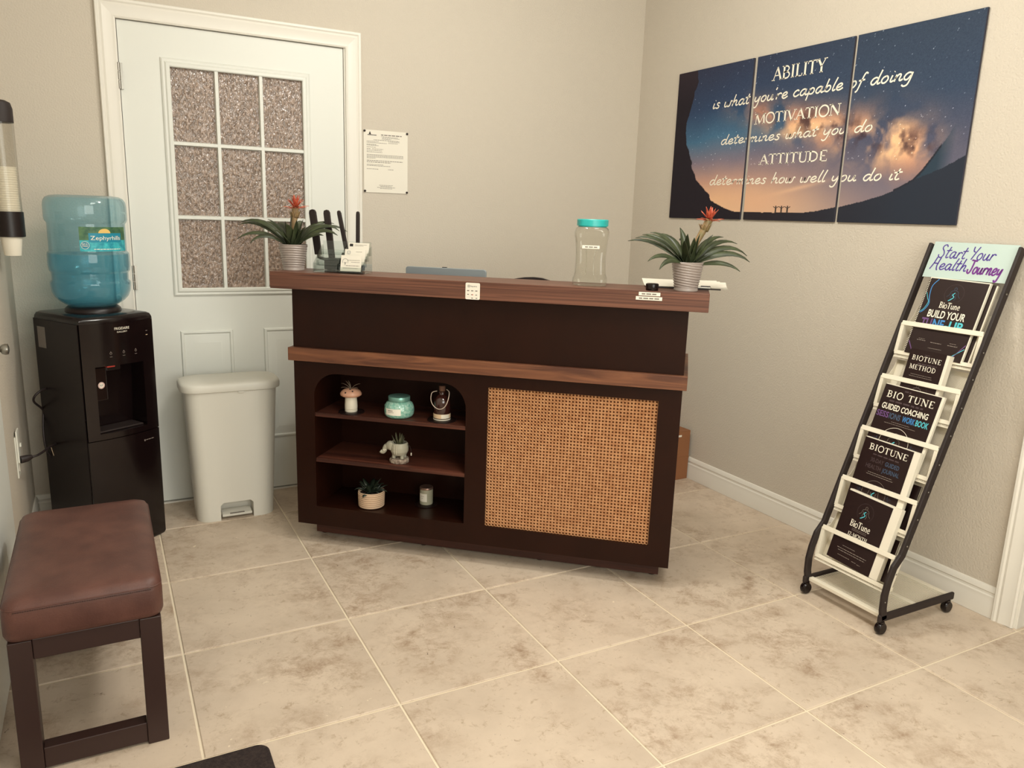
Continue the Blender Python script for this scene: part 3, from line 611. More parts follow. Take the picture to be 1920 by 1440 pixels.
router = tag(empty('wifi_router', mat=DM @ Matrix.Translation((.070, .118, 1.1005))), 'black router with four upright antennas behind the card holder', 'router')
MB().prism(rr(.012, .165, -.016, .040, .01), .004, .048).build('body', 'black', router, bevel=.003)
for x in (.035, .145): MB().box(x-.01, x+.01, -.010, .030, 0, .004).build('foot', 'black', router)
for (xb, zb, xt, zt, w, yy, side) in ((-.022, .060, -.042, .231, .0300, .010, 1), (.030, .045, .012, .231, .0270, .022, 1), (.098, .045, .062, .230, .0165, .024, 1), (.138, .045, .142, .229, .0145, .024, 0)):
    a = MB(); d = Vector((xt-xb, 0, zt-zb)).normalized(); q = Vector((d.z, 0, -d.x)); b0 = Vector((xb, yy, zb)); L = (Vector((xt, yy, zt))-b0).length
    out = [(-w*.42, 0), (w*.5, -.004), (w*.5, L*.5), (w*.44, L-.010), (w*.30, L-.002), (0, L+.001), (-w*.40, L-.002), (-w*.5, L-.012)]
    for s_ in (0, 1): pass
    a.prism(out, -.005, .005); a.xf(lambda p: b0+q*p.x+d*p.y+Vector((0, 1, 0))*p.z); an = a.build('antenna', 'mblack', router, bevel=.0015)
    MB().tube([b0-d*.014+q*w*.1, b0+d*.004+q*w*.1], .0075, 10).build('hinge', 'mblack', an, smooth=40)
MB().tube([(-.020, .010, .050), (.016, .012, .038)], .006, 10).build('arm', 'mblack', router, smooth=40)

# ------------------------------------------------------------------ screen behind the counter, chair back
mon = tag(empty('computer_monitor', mat=DM @ Matrix.Translation((.505, .36, .8097))), 'silver-backed computer screen rising behind the counter top', 'monitor')
MB().prism(rr(-.172, .172, .075, .306, .012), -.006, .006).xf(lambda p: Vector((p.x, p.z+.10*(p.y-.075)*-.6, p.y))).build('lid', 'silver', mon, bevel=.002)
MB().prism(rr(-.165, .165, .085, .288, .004), .0062, .0068).xf(lambda p: Vector((p.x, p.z+.10*(p.y-.075)*-.6, p.y))).build('display', 'gblack', mon)
MB().box(-.018, .002, -.0075, -.001, .3035, .3085).build('webcam', 'black', mon)
MB().box(-.03, .03, .006, .018, .006, .16).build('neck', 'silver', mon); MB().prism(rr(-.09, .09, -.03, .05, .02), 0, .008).build('foot', 'silver', mon)
CHM = DM @ Matrix.Translation((.745, .80, 0))
chair = tag(empty('office_chair', mat=CHM), 'black office chair of which only the arched back top shows behind the desk', 'chair')
bk = MB(); rings = []
for k in range(9):
    t = k/8; z = .58+.457*t; hw = .20*(1-.12*t)-(.09 if k == 8 else .035 if k == 7 else 0); rings.append([(x*hw, .16+.03*t-.05*x*x+dy, z+(.008*(1-x*x) if k == 8 else 0)) for x, dy in [(-1, 0), (-.5, 0), (0, 0), (.5, 0), (1, 0), (1, .03), (.5, .03), (0, .03), (-.5, .03), (-1, .03)]])
bk.loft(rings).build('backrest', 'mblack', chair, smooth=50)
MB().prism(rr(-.22, .22, -.25, .17, .06), .44, .50).build('seat', 'mblack', chair, bevel=.015)
MB().tube([(0, 0, .08), (0, 0, .44)], .025, 12).build('column', 'black', chair, smooth=40); MB().bar((0, .10, .47), (0, .20, .75), .05, .015, (0, 1, 0)).build('back_bar', 'black', chair)
for k in range(5):
    a = 2*PI*k/5+.3; l = MB(); l.bar((0, 0, .085), (.22*math.cos(a), .22*math.sin(a), .06), .035, .025); lg = l.build('leg', 'black', chair); MB().lathe([(.0, 0), (.02, .006), (.025, .025), (.02, .044), (0, .05)], 12, .22*math.cos(a), .22*math.sin(a)).build('caster', 'black', lg, smooth=50)

# ------------------------------------------------------------------ clear jar with teal lid
jar = tag(empty('plastic_jar', mat=DM @ Matrix.Translation((1.134, .040, 1.1005)) @ Matrix.Rotation(.08, 4, 'Z')), 'tall clear plastic jar with a turquoise screw lid on the counter', 'jar')
def sq(hw, z, r, n=6): return [(x, y, z) for x, y in rr(-hw, hw, -hw*.92, hw*.92, r, n)]
rings = [sq(.050, .0008, .02), sq(.058, .004, .022), sq(.060, .014, .022), sq(.059, .028, .02), sq(.055, .036, .02), sq(.053, .050, .018), sq(.0515, .09, .018), sq(.053, .13, .018), sq(.056, .16, .02), sq(.0585, .170, .02), sq(.0590, .185, .022), sq(.056, .198, .030), sq(.050, .203, .038), sq(.047, .206, .042)]
jb = MB().loft(rings, True, False).build('jar_body', 'jar', jar, smooth=50)
for s_ in (-1, 1):                                    # moulded grip ribs
    MB().tube([(s_*.014, -.0495, .04), (s_*.012, -.0490, .09), (s_*.016, -.0505, .135)], .0016, 6).build('rib', 'jar', jb, smooth=60)
MB().lathe([(.0495, .2035), (.0495, .2065), (.054, .207), (.054, .227), (.052, .2295), (.001, .2295)], 48, fn=lambda a, z: .0006*math.cos(a*40) if .206 < z < .228 else 0).build('lid', 'teal', jar, smooth=30)
lb = MB().box(-.030, .030, -.0525, -.0518, .1305, .1415).build('label', 'paper', jar); lines([(-.020, .022, .134, .0036)]).xf(FXY(-.0528)).build('print', 'grayink', lb)

# ------------------------------------------------------------------ round tin, clipboard with papers
tin = tag(empty('round_tin', dloc(1.356, .026, 1.1005)), 'small round black tin at the edge of the counter by the label strips', 'tin')
MB().lathe([(.020, 0), (.0215, .003), (.0215, .012), (.0205, .0125)], 32).build('base', 'gblack', tin, smooth=40); MB().lathe([(.0205, .0127), (.0220, .013), (.0220, .021), (.019, .0235), (.001, .024)], 32).build('lid', 'gblack', tin, smooth=40)
cb = tag(empty('clipboard', mat=DM @ Matrix.Translation((1.44, .162, 1.1008)) @ Matrix.Rotation(math.radians(4), 4, 'Z')), 'dark clipboard lying behind the plant pot at the counter end', 'clipboard')
MB().prism(rr(-.11, .145, -.07, .085, .01), 0, .003).build('board', 'mblack', cb); MB().box(.06, .11, -.068, -.052, .0032, .010).build('clip', 'chrome', cb, bevel=.002); MB().box(.075, .108, -.066, -.054, .0102, .0128).build('clip_tab', 'black', cb)
pp = tag(empty('paper_sheaf', mat=cb.matrix_world @ Matrix.Translation((0, 0, .0034))), 'sheaf of white papers curling up on the clipboard behind the pot', 'paper')
for k, (dx, rz, lift) in enumerate(((0, 2, .020), (.012, -3, .017), (-.006, 5, .022))):
    mb = MB(); n = 8; rows = []
    for i in range(n+1):
        t = i/n; y = -.048+.145*t; z = .0006*k+lift*max(0, t-.25)**1.5; rows.append([(x+dx, y, z+.012*abs(x)*t) for x in (-.115, -.05, .05, .16)])
    mb.add([v for r_ in rows for v in r_], [(i*4+j, i*4+j+1, (i+1)*4+j+1, (i+1)*4+j) for i in range(n) for j in range(3)]); o = mb.build('sheet', 'paper', pp, smooth=60); o.rotation_euler = (0, 0, math.radians(rz))

# ------------------------------------------------------------------ things in the display niche
def put(name, u, off, z, label, cat, rz=0.0): return tag(empty(name, mat=DM @ Matrix.Translation((u, -off, z)) @ Matrix.Rotation(rz, 4, 'Z')), label, cat)
ZS1, ZS2, ZS3 = .5513, .3643, .1613
def coaster(u, off, z, r, label): 
    c = put('coaster', u, off, z, label, 'coaster'); MB().lathe([(r-.002, 0), (r, .001), (r, .003), (r-.002, .004), (.001, .004)], 32).build('disc', 'coaster', c, smooth=40); MB().tube([((r-.004)*math.cos(a), (r-.004)*math.sin(a), .0042) for a in [2*PI*k/32 for k in range(32)]], .0008, 5, True).build('rim', 'gblack', c, smooth=60)
coaster(.213, -.058, ZS1, .052, 'round dark coaster under the mushroom planter'); coaster(.587, -.062, ZS1, .056, 'round dark coaster under the amber bottle'); coaster(.497, -.150, ZS3, .045, 'round dark coaster under the white candle')
mu = put('mushroom_planter', .213, -.055, ZS1+.0045, 'mushroom-shaped planter with pink cap and spiky air plant on the upper shelf', 'planter')
MB().lathe([(.0235, 0), (.0245, .002), (.0245, .010), (.0236, .0105)], 32).build('foot', 'ceramic', mu, smooth=40); MB().lathe([(.0225, .0106), (.0245, .012), (.0250, .022), (.0235, .045), (.0225, .062), (.02, .064)], 32).build('stem', 'ceramic', mu, smooth=40)
MB().lathe([(.018, .060), (.034, .0615), (.0415, .067), (.0420, .073), (.037, .082), (.026, .0895), (.012, .093), (.006, .092), (.004, .086)], 32).build('cap', 'mushcap', mu, smooth=60)
for az, el in ((-100, 30), (-55, 44), (-75, 66)):
    a, e = math.radians(az), math.radians(el); r_ = .042*math.cos(e)*1.02; MB().sphere((r_*math.cos(a), r_*math.sin(a), .0705+.0225*math.sin(e)), .0034, 8, 6).build('spot', 'mblack', mu, smooth=60)
for k, (az, L, lift) in enumerate(((160, .045, 70), (175, .050, 50), (190, .042, 32), (10, .046, 58), (150, .04, 85), (-10, .035, 40))): leaf_mesh('air_plant_leaf', L, .0035, math.radians(az-40*0), math.radians(lift), math.radians(60), (0, 0, .088), 'air', mu, n=6)
tj = put('candle_jar', .412, -.062, ZS1, 'squat turquoise mercury-glass candle jar with cream label on the upper shelf', 'candle', .15)
MB().lathe([(.046, 0), (.052, .004), (.0565, .012), (.0575, .03), (.056, .046), (.05, .056), (.041, .062), (.037, .065)], 40, fn=lambda a, z: .0016*math.sin(a*9)*math.sin(z*260) if .006 < z < .058 else 0).build('glass_body', 'mercury', tj, smooth=60)
MB().lathe([(.042, .0655), (.0425, .067), (.0425, .080), (.041, .082), (.001, .082)], 40).build('lid', M('teal_metal', lin(120, 168, 156), .3, metal=.5), tj, smooth=40)
def cyl_patch(r, a0, a1, z0, z1, n=10):
    mb = MB(); vs = [(r*math.cos(a0+(a1-a0)*i/n), r*math.sin(a0+(a1-a0)*i/n), z) for i in range(n+1) for z in (z0, z1)]; return mb.add(vs, [(2*i, 2*i+2, 2*i+3, 2*i+1) for i in range(n)])
lb = cyl_patch(.0592, math.radians(-135), math.radians(-72), .016, .041).build('label', 'paper', tj, smooth=60)
pr = MB(); [pr.add(q.v, q.f) for q in (cyl_patch(.0595, math.radians(-124), math.radians(-103), .0325, .0350), cyl_patch(.0595, math.radians(-124), math.radians(-99), .0265, .0280))]; pr.build('print', 'grayink', lb)
ab = put('amber_bottle', .587, -.062, ZS1+.0045, 'dark amber corked bottle with a looped string and paper band on the upper shelf', 'bottle')
MB().lathe([(.029, 0), (.0325, .003), (.0325, .070), (.030, .080), (.022, .092), (.0135, .098), (.0125, .104), (.0150, .106), (.0150, .110), (.010, .111)], 36).build('glass_body', 'amber', ab, smooth=50)
MB().lathe([(.0095, .1105), (.0120, .112), (.0125, .130), (.011, .132), (.0009, .132)], 20).build('stopper', 'cork', ab, smooth=40)
MB().lathe([(.0331, .008), (.0333, .008), (.0333, .025), (.0331, .025)], 36, c0=False, c1=False).build('paper_band', 'kraft', ab, smooth=60)
cyl_patch(.0336, math.radians(-78), math.radians(-20), .0085, .0245).build('band_flap', 'ceramic', ab, smooth=60)
MB().lathe([(.0335, .0006), (.0337, .0012), (.0337, .0045), (.0335, .005)], 36, c0=False, c1=False).build('base_band', 'ceramic', ab, smooth=60)
MB().tube(smooth_poly([(-.017, -.012, .112), (-.034, -.022, .106), (-.034, -.034, .080), (-.022, -.036, .058), (0, -.0365, .047), (.022, -.036, .058), (.034, -.034, .085), (.034, -.020, .112), (.020, -.008, .120)], 5), .0016, 6).build('string', 'beads', ab, smooth=60)
ws = put('wood_slice', .414, -.060, ZS2, 'small round bark-edged wood slice under the elephant planter', 'coaster')
MB().lathe([(.034, 0), (.037, .003), (.0375, .014), (.035, .018), (.001, .018)], 40, fn=lambda a, z: .0012*math.sin(a*11)+.0008*math.sin(a*23+1)).build('slice', 'bark', ws, smooth=40)
el = put('elephant_planter', .414, -.060, ZS2+.0185, 'grey-green ceramic elephant planter with spiky succulent on the middle shelf', 'planter')
b = MB(); b.lathe([(.010, .012), (.028, .014), (.035, .028), (.036, .044), (.033, .060), (.028, .064), (.026, .060), (.026, .05), (.001, .048)], 28)
for x, y in ((-.018, -.014), (.016, -.014), (-.018, .014), (.016, .014)): b.tube([(x, y, 0), (x, y, .010), (x*.95, y*.95, .026)], [.0078, .0072, .009], 12)
b.sphere((-.036, -.006, .048), (.018, .019, .019), 16, 10)
b.tube(smooth_poly([(-.044, -.007, .048), (-.056, -.010, .038), (-.058, -.012, .026), (-.066, -.014, .020), (-.074, -.015, .025)], 4), [.012]*4+[.0098]*4+[.0085]*4+[.0075]*4+[.0075], 12)
eb = b.build('body', 'eleph', el, smooth=60); md = eb.modifiers.new('fuse', 'REMESH'); md.mode = 'VOXEL'; md.voxel_size = .0014; md.use_smooth_shade = True; sm = eb.modifiers.new('sm', 'SMOOTH'); sm.iterations = 5; sm.factor = .5
for y, s_ in ((-.024, -1), (.014, 1)): MB().sphere((-.028, y, .050), (.012, .003, .016), 14, 8).build('ear', 'eleph', el, smooth=60)
for k in range(2): MB().tube(smooth_poly([(-.048, -.020, .034), (-.056, -.022, .030), (-.060, -.022, .034)], 3), .002, 8).build('tusk', 'ceramic', el, smooth=60) if k == 0 else None
pat = MB()
for k in range(7):
    for a in (-104, -88): an = math.radians(a); z = .024+.0055*k; r_ = (.0345+.002*math.sin((z-.02)/.04*PI)); pat.sphere((r_*math.cos(an), r_*math.sin(an), z), .0016, 6, 4)
pat.build('raised_pattern', 'ceramic', el, smooth=60)
MB().lathe([(.0258, .052), (.001, .055)], 20, c0=False).build('soil', 'soil', el)
for az, L, lift in ((180, .045, 50), (150, .05, 66), (-170, .05, 74), (20, .04, 70), (-20, .045, 80), (60, .045, 76), (100, .048, 84), (-60, .036, 72), (-110, .034, 66), (0, .035, 60)): leaf_mesh('leaf', L, .0095, math.radians(az), math.radians(lift), math.radians(-12), (.006*math.cos(math.radians(az)), .006*math.sin(math.radians(az)), .052), 'succ', el, n=6, tipw=.02)
tl = MB().tube(smooth_poly([(.034, 0, .056), (.044, -.002, .050), (.049, -.003, .036), (.050, -.003, .024)], 4), .0011, 6).build('tail', 'mblack', el, smooth=60)
for z in (.022, .016): MB().sphere((.050, -.003, z), .0031, 8, 6).build('tail_bead', 'ceramic', tl, smooth=60)
sp = put('striped_pot_plant', .290, -.070, ZS3, 'small dark-leaved plant in a beige ribbed pot on the bottom of the niche', 'plant')
prof = [(.043, 0), (.0495, .003)]
for k in range(7):
    z = .004+k*.0083; prof += [(.0515+.0003*k, z+.0006), (.0522+.0003*k, z+.002), (.0522+.0003*k, z+.0064), (.0500+.0003*k, z+.0072), (.0500+.0003*k, z+.0082)]
prof += [(.0525, .0625), (.053, .066), (.050, .067), (.047, .064), (.045, .056), (.001, .056)]
MB().lathe(prof, 48).build('pot', 'stripe', sp, smooth=30)
gm = MB()
for k in range(7): z = .004+k*.0083; gm.lathe([(.0503+.0003*k, z+.0071), (.0503+.0003*k, z+.0082)], 48, c0=False, c1=False)
gm.build('grooves', 'stripeg', sp, smooth=60)
MB().lathe([(.0455, .0575), (.001, .060)], 24, c0=False).build('soil', 'soil', sp)
rnd = random.Random(11)
for k in range(34):
    az = rnd.uniform(0, 2*PI); L = rnd.uniform(.045, .075); leaf_mesh('leaf', L, rnd.uniform(.014, .022), az, math.radians(rnd.uniform(30, 85)), math.radians(rnd.uniform(40, 120)), (.020*math.cos(az)*rnd.random(), .020*math.sin(az)*rnd.random(), .057), 'leafd', sp, n=7, wfn=lambda t: .25+.75*math.sin(PI*min(1, .12+t*.95))**.8 if t < .97 else .05)
ca = put('glass_candle', .497, -.150, ZS3+.0045, 'white-labelled candle in a lidded glass at the bottom right of the niche', 'candle', .1)
MB().lathe([(.0235, 0), (.0265, .002), (.0270, .006), (.0270, .064), (.026, .065)], 36).build('tumbler', 'cglass', ca, smooth=40)
MB().lathe([(.0272, .0653), (.0272, .072), (.026, .0735), (.001, .0735)], 36).build('lid', 'metalrim', ca, smooth=40)
lb = cyl_patch(.0276, math.radians(-150), math.radians(-72), .016, .050).build('label', 'paper', ca, smooth=60); q = MB(); [q.add(c.v, c.f) for c in (cyl_patch(.0278, math.radians(-128), math.radians(-98), .038, .0392), cyl_patch(.0278, math.radians(-120), math.radians(-106), .030, .0312))]; q.build('print', 'gtext', lb)

# ================================================================== WATER COOLER
CA = 0.5315; CO = (-0.2082, -0.4864, 0.0); CW, CD, CH = 0.288, 0.311, 0.925
cool = tag(empty('water_cooler', CO, CA), 'glossy black floor-standing water cooler beside the white door', 'water cooler')
CM = Matrix.Translation(CO) @ Matrix.Rotation(CA, 4, 'Z')
bow = lambda x: -.020*(1-((x-CW/2)/(CW/2))**2)               # front bulge
def outline(inset=0.0, n=14, yb=CD, r=.012):
    pts = [(inset+(CW-2*inset)*i/n, bow(inset+(CW-2*inset)*i/n)+inset) for i in range(n+1)]
    return pts+[(CW-inset, yb-r-inset), (CW-inset-r*.3, yb-inset-r*.3), (CW-inset-r, yb-inset), (inset+r, yb-inset), (inset+r*.3, yb-inset-r*.3), (inset, yb-r-inset)]
ring = lambda o, z: [(x, y, z) for x, y in o]
AX0, AX1, AZ0, AZ1 = .042, .232, .478, .735                    # dispensing bay
sp_z = .455
# lower cabinet, upper cabinet (bay cut out of the front), top cap
MB().loft([ring(outline(.006), 0), ring(outline(.002), .006), ring(outline(), .012), ring(outline(), sp_z-.002)]).build('lower_cabinet', 'gblack', cool, smooth=40)
n = 14; xs = sorted(set([CW*i/n for i in range(n+1)]+[AX0, AX1])); zs = [sp_z+.001, AZ0, AZ1, .895]
fr = MB(); idx = {}
for j, z in enumerate(zs):
    for i, x in enumerate(xs): idx[i, j] = len(fr.v); fr.v.append((x, bow(x), z))
for j in range(3):
    for i in range(len(xs)-1):
        if j == 1 and xs[i] >= AX0-1e-6 and xs[i+1] <= AX1+1e-6: continue
        fr.f.append((idx[i, j], idx[i+1, j], idx[i+1, j+1], idx[i, j+1]))
yb = .085                                                      # bay depth
ii = [i for i, x in enumerate(xs) if AX0-1e-6 <= x <= AX1+1e-6]
for i0, i1 in zip(ii[:-1], ii[1:]):
    a = len(fr.v); fr.v += [(xs[i0], yb, AZ0), (xs[i1], yb, AZ0), (xs[i0], yb-.02, AZ1), (xs[i1], yb-.02, AZ1)]
    fr.f += [(idx[i0, 1], idx[i1, 1], a+1, a), (idx[i0, 2], idx[i1, 2], a+3, a+2), (a, a+1, a+3, a+2)]
for i in (ii[0], ii[-1]):
    a = len(fr.v); fr.v += [(xs[i], yb, AZ0), (xs[i], yb-.02, AZ1)]; fr.f.append((idx[i, 1], a, a+1, idx[i, 2]))
fr.build('fascia', 'gblack', cool, smooth=30)
for x0_, x1_ in ((-.0018, .0016), (CW-.0016, CW+.0018)): MB().box(x0_, x1_, .010, CD-.006, .010, .8945).build('side_panel', 'black', cool)
MB().box(.0017, CW-.0017, CD-.004, CD-.001, sp_z+.001, .895).build('rear_panel', 'black', cool)
MB().loft([ring(outline(), .8955), ring(outline(.001), .905), ring(outline(.006), .916), ring(outline(.016), .922), ring(outline(.05), .925)]).build('top_cap', 'gblack', cool, smooth=50)
bcx, bcy = CW/2+.004, CD/2-.002
MB().lathe([(.098, .924), (.096, .935), (.086, .944), (.080, .9445)], 40, bcx, bcy).build('bottle_collar', 'black', cool, smooth=40)
fy = lambda x, e=.0006: bow(x)-e
FC = lambda e=.0008: (lambda p: Vector((p.x, fy(p.x, e), p.y)))
tx = sans('FRIGIDAIRE', .121, .180, .868, .0095); t2 = sans('GALLERY', .130, .171, .857, .0055); tx.add(t2.v, t2.f); tx.xf(FC()).build('brand_print', 'wtext', cool)
for x in (.101, .151, .201):
    ic = MB(); ic.ribbon([(x, .781+.008), (x-.004, .781), (x, .777), (x+.004, .781), (x, .789)], .0016); ic.rect(x-.005, x+.005, .768, .7695); ic.xf(FC()).build('control_icon', 'gtext', cool)
for z, m_ in ((.850, 'gtext'), (.834, 'kraft')): MB().rect(.252, .261, z, z+.0022).xf(FC()).build('indicator', m_, cool)
MB().box(.0925, .150, .006, .050, .712, .7335).build('spout_hood', 'black', cool, bevel=.004)
MB().box(.086, .116, -.004, .014, .729, .7415).xf(lambda p: Vector((p.x, p.y+bow(p.x)*.6, p.z))).build('hot_tap_lock', 'red', cool, bevel=.002)
stk = MB(); stk.lathe([(.0125, 0), (.0125, .001), (.012, .0012), (.001, .0012)], 28); stk.xf(lambda p: Vector((.068+p.x, .0038-p.z, .662+p.y))); o = stk.build('round_sticker', 'paper', cool); MB().ribbon([(.068+.0105*math.cos(a), .662+.0105*math.sin(a)) for a in [2*PI*k/24 for k in range(24)]], .0014, 0, True).xf(FXY(.0024)).build('ring', 'red', o); lines([(.061, .075, .663, .0022), (.063, .073, .659, .0016)]).xf(FXY(.0023)).build('print', 'gtext', o)
# flat inner plate of the bay that carries the sticker
MB().box(AX0+.001, AX0+.050, .004, yb-.001, AZ0+.125, AZ1-.004).build('tap_column', 'gblack', cool, bevel=.004)
MB().box(AX0+.006, AX1-.006, .004, yb-.004, AZ0+.0005, AZ0+.007).build('drip_tray', 'mblack', cool, bevel=.002)
lg = lines([(.220, .258, .417, .003)]); lg.rect(.211, .217, .4145, .4215); lg.xf(FC()).build('badge_print', 'gtext', cool)
lb = MB().box(-.0026, -.0019, .228, .280, .786, .866).build('rating_label', 'grayink', cool); lines([(-.276, -.233, .850-.006*k, .0024) for k in range(10)]).xf(lambda p: Vector((-.0028, -p.x, p.y))).build('print', 'gtext', lb)
lt = MB().tube([(-.003, .262, .388), (-.004, .250, .366), (-.006, .242, .360)], .0011, 8).build('latch', 'kraft', cool, smooth=50)

# water bottle upside down on the cooler
BC = CM @ Vector((bcx, bcy, 0)); BL = (BC.x, BC.y, .9452)
wb = tag(empty('water_bottle', BL), 'large translucent blue water bottle upside down on the cooler', 'bottle')
bp_ = [(.079, .001), (.095, .008), (.112, .020), (.126, .036), (.134, .056), (.1370, .082), (.1365, .090), (.1305, .098), (.1305, .126), (.1365, .134), (.1375, .142), (.1390, .150), (.1390, .190), (.1375, .199), (.1310, .206), (.1308, .308), (.1365, .316), (.1390, .324), (.1390, .372), (.1365, .388), (.129, .400), (.115, .407), (.09, .410), (.001, .411)]
MB().lathe(bp_, 56).build('shell', 'bottle', wb, smooth=28)
wl = .196; wp = [(max(r-.004, .001), z+.003) for r, z in bp_ if z < wl-.004]+[(.1355, wl), (.001, wl)]
MB().lathe(wp, 56).build('water', 'water', wb, smooth=50)
rb = .1322; a0 = math.radians(-101); 
def bend(mb, r=rb, x0=0.0): return mb.xf(lambda p: Vector(((r+p.z)*math.cos(a0+(p.x-x0)/r), (r+p.z)*math.sin(a0+(p.x-x0)/r), p.y)))
def gridrect(x0, x1, y0, y1, z=0, n=14):
    mb = MB(); vs = [(x0+(x1-x0)*i/n, y, z) for i in range(n+1) for y in (y0, y1)]; return mb.add(vs, [(2*i, 2*i+2, 2*i+3, 2*i+1) for i in range(n)])
lbl = bend(gridrect(0, .185, .210, .298)).build('label', 'bandgreen', wb, smooth=60)
bend(gridrect(0, .185, .210, .250, .0004)).build('lake_band', 'aqua', lbl, smooth=60)
bend(gridrect(.030, .155, .243, .276, .0008)).build('name_band', 'bandblue', lbl, smooth=60)
sg = MB(); sg.add([(.085, .276, .0006)]+[(.085+.022*math.cos(PI*k/12), .276+.016*math.sin(PI*k/12), .0006) for k in range(13)], [(0, k, k+1) for k in range(1, 13)]); bend(sg).build('sun_emblem', 'sunny', lbl)
bend(sans('Zephyrhills', .036, .149, .2515, .0150, .0014)).build('brand_print', 'wtext', lbl)
sq_ = MB(); sq_.lathe([(.0145, .0008), (.0145, .001)], 20, .017, .232); bend(sq_).build('round_mark', 'bandblue', lbl)
q = MB(); q.ribbon([(.017+.0132*math.cos(2*PI*k/20), .232+.0132*math.sin(2*PI*k/20)) for k in range(20)], .0012, .0013, True); 
for t, y in (('BPA', .2335), ('FREE', .2265)): s_ = sans(t, .008, .026, y, .0055, .0014); q.add(s_.v, s_.f)
bend(q).build('mark_print', 'wtext', lbl); bend(lines([(.045, .150, .2165, .0025)], .0010)).build('fine_print', 'wtext', lbl)

# power cord to the outlet on the left wall
def c2l(p): return CM.inverted() @ Vector(p)
PL = (XL+.038, -.515, .430)
cd = MB(); cd.tube([c2l(p) for p in smooth_poly([PL, (XL+.065, -.50, .432), (XL+.10, -.40, .432), (XL+.11, -.27, .41), (XL+.10, -.20, .46), (XL+.075, -.22, .53), (XL+.05, -.28, .585), (XL+.075, -.28, .62), (XL+.12, -.22, .62), (XL+.135, -.17, .56)], 8)], .0042, 8); cdo = cd.build('power_cord', 'cord', cool, smooth=60)
cd = MB(); cd.tube([c2l(p) for p in smooth_poly([(XL+.075, -.22, .53), (XL+.07, -.25, .46), (XL+.075, -.26, .38), (XL+.10, -.23, .33), (XL+.13, -.18, .32)], 8)], .0042, 8); cd.build('power_cord', 'cord', cool, smooth=60)
pg = MB(); pg.tube([c2l(p) for p in [(XL+.012, -.530, .428), (XL+.030, -.522, .429), (XL+.046, -.512, .431)]], [.014, .013, .007], 10); pg.build('plug', 'cord', cool, smooth=40)
ol = tag(empty('wall_outlet', (XL, -.515, .44)), 'white wall outlet with plug-in adapter on the left wall by the cooler', 'outlet')
MB().box(.0002, .005, -.036, .036, -.075, .075).build('cover_plate', 'white', ol, bevel=.002)
MB().box(.0052, .011, -.030, .030, -.020, .095).build('adapter', 'white', ol, bevel=.002); MB().box(.0112, .016, .012, .028, .028, .040).build('switch', 'white', ol, bevel=.001)
MB().box(.0052, .0075, -.014, .014, -.055, -.024).build('socket', 'paper', ol, bevel=.001)

# ================================================================== PEDAL BIN
bn = tag(empty('pedal_bin', (.331, -.215, 0)), 'white step-pedal waste bin standing against the door', 'waste bin')
def bring(hx, y0, y1, r, z, n=5):
    P = rr(-hx, hx, y0, y1, r, n); return P
NX0, NX1, NH = -.068, .068, .080
def binring(t):                                                # t 0 bottom .. 1 top; front run split at the notch
    hx = .160+.026*t; y0 = -.090-.020*t; y1 = .090+.010*t; r = .055; P = []
    def arc(cx, cy, a0, n=6): return [(cx+r*math.cos(a0+PI/2*k/n), cy+r*math.sin(a0+PI/2*k/n)) for k in range(n+1)]
    P += [(-hx+r, y0), (NX0-.012, y0), (NX0, y0), (NX1, y0), (NX1+.012, y0)]
    P += arc(hx-r, y0+r, -PI/2); P += arc(hx-r, y1-r, 0); P += arc(-hx+r, y1-r, PI/2); P += arc(-hx+r, y0+r, PI)[:-1]
    return P
H = .574; zz = [0, NH-.012, NH, .2, .4, H]; b = MB(); N = len(binring(0))
for z in zz: b.v += [(x, y, z) for x, y in binring(z/H)]
for k in range(len(zz)-1):
    for i in range(N):
        if k == 0 and i in (1, 2, 3): continue
        if k == 1 and i == 2: continue
        j = (i+1) % N; b.f.append((k*N+i, k*N+j, (k+1)*N+j, (k+1)*N+i))
# widen the notch edges: fill side slivers left open, upper corners chamfered
yq = binring(0)[2][1]
b.f += [(1, 2, N+2), (1, N+2, N+1), (3, 4, N+4), (3, N+4, N+3)]
r0 = len(b.v); b.v += [(NX0, yq+.07, 0), (NX0, yq+.07, NH-.012), (NX0+.012, yq+.07, NH), (NX1-.012, yq+.07, NH), (NX1, yq+.07, NH-.012), (NX1, yq+.07, 0), (NX0+.012, binring(NH/H)[2][1], NH), (NX1-.012, binring(NH/H)[3][1], NH)]
b.f += [(2, r0, r0+1, N+2), (N+2, r0+1, r0+2, r0+6), (r0+6, r0+2, r0+3, r0+7), (r0+7, r0+3, r0+4, N+3), (N+3, r0+4, r0+5, 3), (r0, r0+1, r0+2, r0+3, r0+4, r0+5), (N+2, 2*N+2, r0+6), (N+3, r0+7, 2*N+3), (2*N+2, 2*N+3, r0+7, r0+6)]
b.f.append(tuple(range(5*N, 6*N)))
b.build('body', 'binw', bn, smooth=40)
lo = lambda i, z: [(x, y, z) for x, y in rr(-.203+i, .203-i, -.120+i, .112-i, .07-i*.3, 8)]
MB().loft([lo(.006, .5745), lo(.001, .577), lo(0, .582), lo(0, .600), lo(.003, .608), lo(.012, .613), lo(.05, .6165)]).build('lid', 'binw', bn, smooth=50)
MB().box(.02, .045, -.1175, -.108, .5685, .575).build('lid_catch', 'binw', bn, bevel=.001)
MB().loft([[(x, -.085, z) for x, z in rr(-.062, .062, .014, .024, .004, 3)], [(x, -.035, z+.008) for x, z in rr(-.062, .062, .014, .024, .004, 3)]]).build('pedal', 'binw', bn, smooth=40)
MB().box(-.03, .03, -.087, -.080, .0245, .027).build('pedal_ridge', 'grayink', bn)

